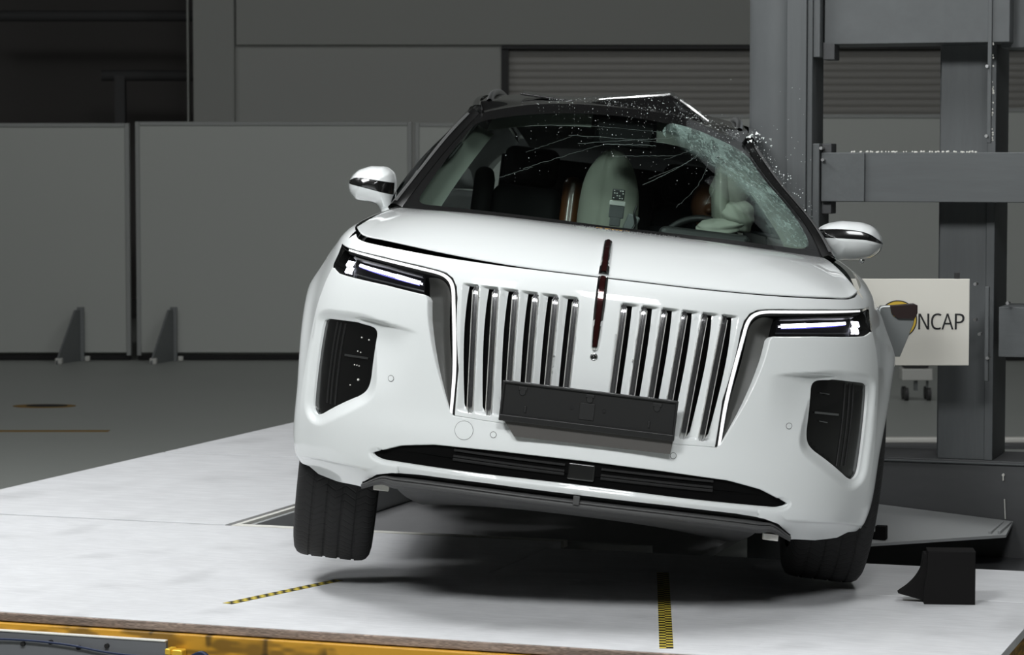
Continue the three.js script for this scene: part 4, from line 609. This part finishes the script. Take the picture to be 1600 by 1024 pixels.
{
  const R = (u, v) => crush(roofF(u, v));
  const rf = part('roof', patch(R, [[-1, 0], [1, 0], [1, 1], [-1, 1]], 0.025, 0.012), M.piano, car, 'black glossy roof folded upward in the middle');
  // added bright strips along the fold, imitating lamp highlights on the black roof
  const ridge = (pts, w, n, N) => { const c = new THREE.CatmullRomCurve3(pts.map((p) => V3(crush(p))), false, 'centripetal'), pos = [], ix = [], K = 30; for (let k = 0; k <= K; k++) { const p = c.getPoint(k / K), W = V3(N).cross(c.getTangent(k / K)).normalize(); if (W.y > 0) W.negate(); const h = w * (0.25 + 0.75 * Math.sin(PI * (0.12 + 0.8 * k / K))) * (1 + 0.18 * Math.sin(k * 1.9)); pos.push(p.x + W.x * h, p.y + W.y * h, p.z + W.z * h, p.x, p.y, p.z, p.x, p.y - 0.004, p.z - 0.012); } for (let k = 0; k < K; k++) for (let j = 0; j < 2; j++) { const a = k * 3 + j; ix.push(a, a + 3, a + 1, a + 1, a + 3, a + 4); } const g = new THREE.BufferGeometry(); g.setAttribute('position', new THREE.Float32BufferAttribute(pos, 3)); g.setIndex(ix); part(n, toCreasedNormals(g, 0.5), M.gleam, rf, 'bright bent strip standing in for lamp glare on the folded roof'); };
  const onR = (u, v, d) => { const p = roofF(u, v); return [p[0], p[1] + d, p[2] + d]; };
  ridge([onR(-0.20, 0.095, 0.003), onR(0.0, 0.10, 0.005), onR(0.15, 0.10, 0.006), onR(0.30, 0.10, 0.006)], 0.016, 'fold_highlight', [-0.1, 0.6, 0.79]); ridge([onR(0.345, 0.10, 0.006), onR(0.375, 0.10, 0.005)], 0.016, 'fold_highlight', [-0.1, 0.6, 0.79]); ridge([onR(0.40, 0.10, 0.005), onR(0.50, 0.10, 0.006), onR(0.60, 0.095, 0.005), onR(0.70, 0.09, 0.004)], 0.020, 'fold_highlight', [0.35, 0.6, 0.72]);
  // raised edge of the glass roof, roof rails
  part('roof_glass_flap', put(rbx(0.30, 0.010, 0.34, 0, 0, 0, 0.004), -0.30, 1.612, -2.62, 0.05, 0, -0.03), M.piano, rf);
  for (const s of [-1, 1]) { const pts = []; for (let k = 0; k <= 14; k++) { const p = R(s * 0.94, lerp(0.11, 0.86, k / 14)); pts.push([p[0], p[1] - 0.006 + 0.02 * Math.min(1, Math.sin(PI * k / 14) * 3), p[2]]); } part('roof_rail', tube(pts, 0.014, 40, 10), M.satin, car, 'bright silver roof rail'); }
  part('headliner', patch((u, v) => { const p = R(u * 0.94, v); return [p[0], p[1] - 0.05, p[2] - 0.01]; }, [[-1, 0.02], [1, 0.02], [1, 1], [-1, 1]], 0.1, 0.08), S(0.04, 0.9));
  part('headliner_front', [patch((u, v) => { const p = screen(u, lerp(0.985, 0.90, v)); return crush([p[0], p[1] - 0.03 - 0.02 * v, p[2] - 0.05 - 0.05 * v]); }, [[-0.9, 0], [-0.22, 0], [-0.22, 1], [-0.9, 1]], 0.05, 0.3), patch((u, v) => { const p = screen(u, lerp(0.985, 0.83, v)); return crush([p[0], p[1] - 0.03 - 0.02 * v, p[2] - 0.05 - 0.05 * v]); }, [[0.22, 0], [0.62, 0], [0.62, 1], [0.22, 1]], 0.05, 0.3)], M.cream, car, 'pale cloth front edge of the headliner');
  part('rear_window', patch((u, v) => [0.53 * u * lerp(1, 1.25, v), lerp(1.46, 1.12, v) - 0.03 * u * u, lerp(-4.72, -5.12, v) + 0.06 * u * u], [[-1, 0], [1, 0], [1, 1], [-1, 1]], 0.1, 0.1), M.piano);
}
// --- mirrors
function above(loop, f, sign) { // the part of a closed outline above (sign 1) or below (-1) the curve f
  const L = dense(loop, 0.004), n = L.length, up = (p) => sign * (p[1] - herm(f, p[0])) > 0; let i = 0; while (up(L[i]) || !up(L[(i + 1) % n])) i++;
  const run = []; let k = (i + 1) % n; while (up(L[k])) { run.push(L[k]); k = (k + 1) % n; }
  const x0 = run[run.length - 1][0], x1 = run[0][0]; for (let t = 0; t <= 16; t++) { const x = lerp(x0, x1, t / 16); run.push([x, herm(f, x)]); } return run;
}
function mirror(out, fTop, fLow, backz, sx) {
  const base = (x) => backz - sx * 0.25 * (x - sx * 0.95), dome = (x, y) => { const d = -sdist(out, x, y), r = cl(d / 0.078); return [x, y, base(x) + 0.15 * Math.sqrt(1 - (1 - r) * (1 - r))]; };
  const m = part('wing_mirror', patch(dome, ccw(above(out, fLow, -1)), 0.005, 0.005), M.paint); part('mirror_cap', patch(dome, ccw(above(out, fTop, 1)), 0.005, 0.005), M.paint, m);
  part('mirror_band', patch(offs(dome, -0.002), ccw(above(above(out, fTop, -1), fLow, 1)), 0.005, 0.005), M.piano, m);
  part('mirror_glass', patch((x, y) => [x, y, base(x) - 0.022], ccw(out), 0.02, 0.02), M.chrome, m);
  part('mirror_shell', along((x, y) => [x, y, base(x)], dense(ccw(out), 0.01), [[0, 0.006], [0, -0.022]]), M.paint, m); return m;
}
{
  const L = roundPoly([[-1.043, 1.173], [-1.030, 1.205], [-1.009, 1.229], [-0.964, 1.249], [-0.904, 1.254], [-0.872, 1.235], [-0.859, 1.20], [-0.857, 1.16], [-0.853, 1.085], [-0.899, 1.070], [-0.917, 1.104], [-0.951, 1.111], [-1.006, 1.110], [-1.034, 1.139]], 0.012);
  const m = mirror(L, [[-1.05, 1.174], [-1.03, 1.188], [-1.005, 1.199], [-0.94, 1.200], [-0.85, 1.195]], [[-1.05, 1.1725], [-0.98, 1.166], [-0.92, 1.158], [-0.85, 1.148]], -1.72, -1);
  part('mirror_stem', tube([[-0.876, 1.10, -1.66], [-0.872, 1.08, -1.62], [-0.86, 1.06, -1.58]], 0.022, 10, 10), M.paint, m);
  const Rm = roundPoly([[0.79, 1.211], [0.825, 1.235], [0.881, 1.252], [0.957, 1.256], [1.005, 1.245], [1.037, 1.208], [1.047, 1.182], [1.039, 1.149], [1.008, 1.121], [0.94, 1.104], [0.873, 1.097], [0.82, 1.13], [0.79, 1.18]], 0.02);
  const mr = mirror(Rm, [[0.78, 1.209], [0.86, 1.221], [0.94, 1.222], [0.985, 1.213], [1.05, 1.181]], [[0.78, 1.178], [0.86, 1.186], [0.93, 1.190], [0.98, 1.190], [1.05, 1.1785]], -1.72, 1); part('mirror_camera', put(new THREE.SphereGeometry(0.011, 14, 10), 0.965, 1.110, -1.63), M.chrome, mr);
}
// charge port flap standing open on the struck wing
{
  const s = new THREE.Shape([[0.985, 0.945], [0.997, 0.972], [1.03, 0.978], [1.035, 0.952], [1.05, 0.938], [1.121, 0.945], [1.118, 0.92], [1.086, 0.803], [1.02, 0.795]].map((p) => new THREE.Vector2(...p)));
  const f = part('charge_flap', put(new THREE.ExtrudeGeometry(s, { depth: 0.012, bevelEnabled: true, bevelSize: 0.003, bevelThickness: 0.003, bevelSegments: 2 }), 0, 0, -1.0), M.brace, car, 'grey torn flap standing out from the fender');
  part('flap_edge', tube([[0.997, 0.93, -0.985], [0.998, 0.967, -0.984], [1.03, 0.976, -0.984]], 0.003, 16, 6), M.paint, f);
  part('flap_latch', put(new THREE.ExtrudeGeometry(new THREE.Shape([[1.032, 0.978], [1.112, 0.994], [1.124, 0.990], [1.127, 0.965], [1.12, 0.945], [1.062, 0.939], [1.043, 0.952]].map((p) => new THREE.Vector2(...p))), { depth: 0.02, bevelEnabled: true, bevelSize: 0.003, bevelThickness: 0.003, bevelSegments: 2 }), 0, 0, -0.995), M.brown, f);
}
// --- wheels
{
  const R = 0.39, hw = 0.138, prof = []; // half section from the inner bead over the tread to the outer bead
  const sec = [[-0.95, 0.285], [-1.0, 0.31], [-1.02, 0.335], [-0.98, 0.362], [-0.90, 0.378], [-0.80, 0.385]];
  for (const [a, r] of sec) prof.push([r, a * hw]);
  for (const c of [-0.56, -0.19, 0.19, 0.56]) prof.push([0.3885, (c - 0.045) * hw], [0.3845, (c - 0.035) * hw], [0.3845, (c + 0.035) * hw], [0.3885, (c + 0.045) * hw]);
  for (const [a, r] of sec.slice().reverse()) prof.push([r, -a * hw]);
  const tyreG = new THREE.LatheGeometry(prof.map(([r, y]) => new THREE.Vector2(r, y)), 96); tyreG.rotateZ(PI / 2); { const p = tyreG.attributes.position, u = tyreG.attributes.uv; for (let i = 0; i < p.count; i++) u.setXY(i, p.getX(i) / 0.07, u.getX(i) * 45); }
  const rimG = [new THREE.LatheGeometry([[0.27, -0.10], [0.286, -0.12], [0.286, 0.12], [0.275, 0.115], [0.268, 0.09], [0.26, 0.0], [0.27, -0.10]].map((p) => new THREE.Vector2(...p)), 64).rotateZ(PI / 2)];
  for (let k = 0; k < 10; k++) rimG.push(put(rbx(0.035, 0.23, 0.035, 0.085, 0.15, 0, 0.01), 0, 0, 0, k * PI / 5, 0, 0)); rimG.push(cyl(0.05, 0.06, 0.05, 0.085, 0, 0, 0, 0, PI / 2));
  const discG = cyl(0.19, 0.19, 0.03, 0.02, 0, 0, 0, 0, PI / 2, 40);
  for (const [x, y, z, st, n] of [[-0.866, 0.222, -0.93, 0.07, 1], [0.893, 0.362, -0.93, 0.02, 0], [-0.86, 0.27, WR, 0, 1], [0.86, 0.36, WR, 0, 0]]) {
    const w = new THREE.Group(); w.name = 'wheel'; w.position.set(x, y, z); w.rotation.y = st + (x < 0 ? PI : 0); car.add(w);
    part('tyre', tyreG, M.tyre, w); part('rim', rimG, M.rim, w); part('brake_disc', discG, M.steeldark, w);
    part('suspension_arm', [cyl(0.025, 0.035, 0.42, x * 0.72, y - 0.06, z, 0, 0, PI / 2 + 0.1 * Math.sign(x)), rbx(0.05, 0.3, 0.06, x * 0.78, y + 0.1, z, 0.01)], M.black);
  }
}
// --- floor pan, cabin and what the impact blew up inside
part('floor_pan', [bb(-0.62, 0.17, -4.9, 0.60, 0.24, -0.45, 0.02), bb(-0.95, 0.2, -3.5, -0.6, 0.26, -1.5, 0.02), bb(0.5, 0.2, -1.9, 0.9, 0.26, -1.45, 0.02), bb(-0.5, 0.24, -0.75, 0.5, 0.85, -0.5, 0.03), bb(-0.8, 0.26, -1.5, 0.8, 1.05, -1.42, 0.02)], M.matte);
{
  const dash = (u, v) => [0.79 * u, herm([[0, 1.085], [0.3, 1.115], [0.62, 1.112], [0.75, 1.06], [1, 0.75]], v), herm([[0, -1.22], [0.3, -1.5], [0.62, -1.82], [0.75, -1.86], [1, -1.88]], v) - 0.22 * u * u * (1 - v)];
  part('dashboard', patch((u, v) => crush(dash(u, v)), [[-1, 0], [1, 0], [1, 1], [-1, 1]].reverse(), 0.08, 0.05), M.matte);
  const wheel = new THREE.Group(); wheel.name = 'steering_wheel'; wheel.position.set(0.36, 1.03, -2.02); wheel.rotation.x = -0.42; car.add(wheel);
  part('wheel_rim', put(new THREE.TorusGeometry(0.175, 0.015, 10, 50), 0, 0, 0), M.black, wheel); part('wheel_hub', [rbx(0.14, 0.10, 0.05, 0, 0, 0.0, 0.02), rbx(0.32, 0.03, 0.02, 0, 0, 0, 0.006)], M.black, wheel);
  part('instrument_hood', rbx(0.36, 0.07, 0.16, 0.36, 1.115, -1.78, 0.03), M.black);
  const seat = (x, lean) => { const g = new THREE.Group(); g.name = 'front_seat'; g.position.set(x, 0.30, -2.55); car.add(g);
    part('backrest', rbx(0.30, 0.74, 0.14, 0, 0.56, -0.18, 0.05, -0.22), M.seat, g); for (const k of [-1, 1]) part('bolster', rbx(0.085, 0.78, 0.16, k * 0.19, 0.60, -0.16, 0.04, -0.22), x < 0 && k > 0 ? M.tan : M.seat, g);
    part('headrest', rbx(0.24, 0.17, 0.10, 0, 1.01, -0.30, 0.045, -0.2), M.seat, g); part('cushion', rbx(0.46, 0.14, 0.50, 0, 0.16, 0.08, 0.05), M.tan, g); };
  seat(-0.385, 0); seat(0.30, 0);
  part('rear_bench', [rbx(1.2, 0.75, 0.16, -0.08, 0.75, -3.75, 0.06, -0.3), rbx(1.2, 0.16, 0.5, -0.08, 0.42, -3.45, 0.06)], M.seat);
  part('cabin_back', bb(-0.60, 0.3, -4.5, 0.45, 1.35, -4.45, 0.01), M.matte);
  // airbags
  const cushion = (rx, ry, rz, n, seed, p = 2.4) => { const g = new THREE.SphereGeometry(1, 48, 32), q = g.attributes.position, r = rng(seed), f = [r() * 6, r() * 6, r() * 6]; for (let i = 0; i < q.count; i++) { const v = [q.getX(i), q.getY(i), q.getZ(i)], k = Math.pow(Math.abs(v[0]) ** p + Math.abs(v[1]) ** p + Math.abs(v[2]) ** p, -1 / p), w = 1 + n * (Math.sin(5 * v[0] + f[0] + 3 * v[1]) * 0.5 + Math.sin(9 * v[1] + f[1] + 4 * v[0]) * 0.35 + Math.sin(17 * v[0] + f[2] - 6 * v[2]) * 0.2); q.setXYZ(i, v[0] * k * rx * w, v[1] * k * ry * w, v[2] * k * rz * w); } g.computeVertexNormals(); return g; };
  { const c = cushion(0.125, 0.26, 0.10, 0.015, 3, 2.15), q = c.attributes.position; for (let i = 0; i < q.count; i++) { const x = q.getX(i), y = q.getY(i); q.setX(i, x * (y < 0 ? 1 + 0.12 * -y / 0.26 : 1 - 0.1 * Math.pow(y / 0.26, 2))); const s = Math.exp(-Math.pow((x + 0.02) / 0.008, 2)); q.setZ(i, q.getZ(i) - (q.getZ(i) > 0 ? 0.018 * s : 0)); } c.computeVertexNormals();
    part('centre_airbag', put(c, -0.030, 1.165, -2.36, 0, 0, 0.02), M.bag, car, 'tall oval pale airbag between the front seats'); }
  part('curtain_airbag', [put(cushion(0.06, 0.20, 0.34, 0.06, 8), 0.455, 1.27, -2.32, 0, -0.12, 0.10), put(cushion(0.075, 0.065, 0.10, 0.10, 12), 0.475, 1.215, -2.04, 0.2, 0.3, 0.3), put(cushion(0.075, 0.085, 0.10, 0.08, 15), 0.45, 1.325, -2.10, 0.2, 0.2, -0.2)], M.bag, car, 'crumpled pale curtain airbag behind the crazed glass');
  part('steering_airbag', put(cushion(0.10, 0.035, 0.06, 0.12, 21), 0.42, 1.165, -1.99, 0.3, 0, 0.30), M.bag, car, 'limp pale airbag hanging over the steering wheel');
}
const inCar = (o, p) => { car.updateMatrixWorld(true); const v = car.localToWorld(new THREE.Vector3(...p)); o.position.copy(v); o.rotation.order = 'YXZ'; o.rotation.copy(car.rotation); return o; };
{ // small camera on the dashboard
  const t = inCar(thing('dashboard_camera', 'small black measuring camera on a bracket above the dashboard before the oval airbag', 'camera'), [0.008, 1.125, -1.72]);
  mesh('lens_unit', [rbx(0.048, 0.042, 0.05, 0, 0.126, 0, 0.004)], M.black, t); mesh('screen_dots', [...Array(16).keys()].map((k) => rbx(0.0055, 0.004, 0.002, -0.017 + (k % 4) * 0.011 + (k % 3) * 0.001, 0.112 + Math.floor(k / 4) * 0.0095, 0.026, 0.0008)).filter((_, k) => k % 3 !== 1), M.foot, t).userData.kind = 'stuff';
  mesh('clamp_bar', rbx(0.062, 0.018, 0.03, 0, 0.092, 0.004, 0.003), M.foot, t); mesh('bracket', [rbx(0.058, 0.05, 0.03, 0, 0.06, 0, 0.004), rbx(0.042, 0.036, 0.03, -0.002, 0.02, 0, 0.004)], M.steeldark, t);
  mesh('mounting_arm', rbx(0.05, 0.065, 0.02, 0.062, 0.022, -0.01, 0.008, 0, 0, -0.3), M.brace, t); mesh('cable', tube([[0.075, 0.09, 0], [0.07, 0.06, 0.01], [0.078, 0.02, 0.0], [0.06, -0.02, 0.01]], 0.005, 20, 6), M.black, t);
}
{ // crash test dummy slumped towards the pole, one body surface
  const J = { head: [0.385, 1.235, -2.48], neck: [0.375, 1.13, -2.53], chest: [0.34, 0.98, -2.60], belly: [0.31, 0.72, -2.60], hip: [0.30, 0.58, -2.55], sl: [0.46, 1.02, -2.58], sr: [0.18, 1.06, -2.56], el: [0.45, 0.82, -2.45], er: [0.15, 0.82, -2.42], hl: [0.42, 0.78, -2.22], hr: [0.18, 0.76, -2.20], kl: [0.40, 0.62, -2.12], kr: [0.20, 0.62, -2.12], fl: [0.40, 0.33, -1.92], fr: [0.20, 0.33, -1.92] };
  const bones = [['head', 'head', 0.088, 0.088], ['head', 'neck', 0.05, 0.055], ['neck', 'chest', 0.06, 0.13], ['chest', 'belly', 0.14, 0.13], ['belly', 'hip', 0.13, 0.14], ['sl', 'el', 0.055, 0.045], ['sr', 'er', 0.055, 0.045], ['chest', 'sl', 0.09, 0.06], ['chest', 'sr', 0.09, 0.06], ['el', 'hl', 0.045, 0.034], ['er', 'hr', 0.045, 0.034], ['hip', 'kl', 0.085, 0.06], ['hip', 'kr', 0.085, 0.06], ['kl', 'fl', 0.058, 0.042], ['kr', 'fr', 0.058, 0.042]];
  const build = (list, c, half, res, k) => { const mc = new MarchingCubes(res, new THREE.MeshBasicMaterial(), false, false, 200000); mc.isolation = 0; const n = mc.size, f = mc.field;
    for (let z = 0; z < n; z++) for (let y = 0; y < n; y++) for (let x = 0; x < n; x++) { const p = [c[0] + (x - n / 2) / (n / 2) * half, c[1] + (y - n / 2) / (n / 2) * half, c[2] + (z - n / 2) / (n / 2) * half]; let d = 9; for (const [A, B, ra, rb] of list) { const a = J[A], b = J[B], e = [b[0] - a[0], b[1] - a[1], b[2] - a[2]], L = e[0] ** 2 + e[1] ** 2 + e[2] ** 2, t = L ? cl(((p[0] - a[0]) * e[0] + (p[1] - a[1]) * e[1] + (p[2] - a[2]) * e[2]) / L) : 0, q = Math.hypot(p[0] - a[0] - e[0] * t, p[1] - a[1] - e[1] * t, p[2] - a[2] - e[2] * t) - lerp(ra, rb, t), h = cl(0.5 + 0.5 * (d - q) / k); d = lerp(d, q, h) - k * h * (1 - h); } f[x + y * n + z * n * n] = -d; }
    mc.update(); const g = new THREE.BufferGeometry(), m = mc.count ?? mc.geometry.drawRange.count; const pos = Float32Array.from(mc.positionArray.slice(0, m * 3)); for (let i = 0; i < m; i++) { pos[i * 3] = c[0] + pos[i * 3] * half; pos[i * 3 + 1] = c[1] + pos[i * 3 + 1] * half; pos[i * 3 + 2] = c[2] + pos[i * 3 + 2] * half; } g.setAttribute('position', new THREE.BufferAttribute(pos, 3)); let h = mergeVertices(g, 1e-4); h.computeVertexNormals(); return h; };
  const t = inCar(thing('crash_dummy', 'tan headed crash test dummy slumped in the driver seat beside the crumpled airbag', 'dummy'), [0, 0, 0]);
  mesh('body', build(bones.slice(1), [0.3, 0.75, -2.4], 0.62, 56, 0.05), M.dummysuit, t);
  J.chin = [0.375, 1.165, -2.43]; J.nose = [0.382, 1.222, -2.385]; J.crown = [0.392, 1.262, -2.50];
  mesh('head', build([['head', 'crown', 0.078, 0.082], ['head', 'chin', 0.07, 0.038], ['nose', 'nose', 0.014, 0.014]], [0.385, 1.22, -2.46], 0.16, 44, 0.025), M.dummyskin, t);
}
{ // splinters of glass flying and lying round the broken corner
  const r = rng(31), g = new THREE.TetrahedronGeometry(1, 0), list = [];
  const add = (p, s) => list.push([p, s]);
  for (let k = 0; k < 340; k++) { const u = lerp(-0.55, 0.95, Math.pow(r(), 0.8)), p = crush(roofF(u, lerp(0.0, 0.10, r()))); add([p[0], p[1] + 0.004 + 0.010 * r(), p[2] + 0.01], 0.0012 + 0.0022 * Math.pow(r(), 4)); }
  for (let k = 0; k < 260; k++) { const p = ws(lerp(-0.7, 0.9, Math.pow(r(), 0.7)), lerp(0.25, 1, Math.pow(r(), 0.6))); add([p[0], p[1] + 0.006, p[2] + 0.006], 0.0012 + 0.0016 * Math.pow(r(), 4)); }
  for (let k = 0; k < 110; k++) { const t = r(), p = crush([lerp(0.62, 0.80, t), lerp(1.53, 1.25, t), lerp(-2.2, -1.75, t)]); add([p[0] + 0.05 * (r() - 0.4), p[1] + 0.05 * (r() - 0.3), p[2] + 0.1 * r()], 0.0014 + 0.003 * Math.pow(r(), 3)); }
  for (let k = 0; k < 60; k++) add([lerp(0.1, 0.75, r()), lerp(1.45, 1.85, r() * r()), lerp(-2.4, -1.9, r())], 0.0012 + 0.0012 * r());
  for (let k = 0; k < 14; k++) { const p = crush([lerp(0.60, 0.66, r()), lerp(1.52, 1.56, r()), -2.2]); add([p[0] + 0.06 * (r() - 0.3), p[1] + 0.03 * (r() - 0.6), p[2] + 0.06], 0.005 + 0.006 * r()); }
  const im = new THREE.InstancedMesh(g, M.shard, list.length); im.name = 'glass_splinters'; im.castShadow = im.receiveShadow = true; car.updateMatrixWorld(true);
  list.forEach(([p, s], k) => { const v = car.localToWorld(new THREE.Vector3(...p)); im.setMatrixAt(k, new THREE.Matrix4().compose(v, new THREE.Quaternion().setFromEuler(new THREE.Euler(r() * 6, r() * 6, r() * 6)), new THREE.Vector3(s, s, s))); });
  scene.add(im); tag(im, 'tiny bright glass splinters scattered over the windscreen, roof edge and air', 'glass'); im.userData.kind = 'stuff';
}
renderer.render(scene, camera);
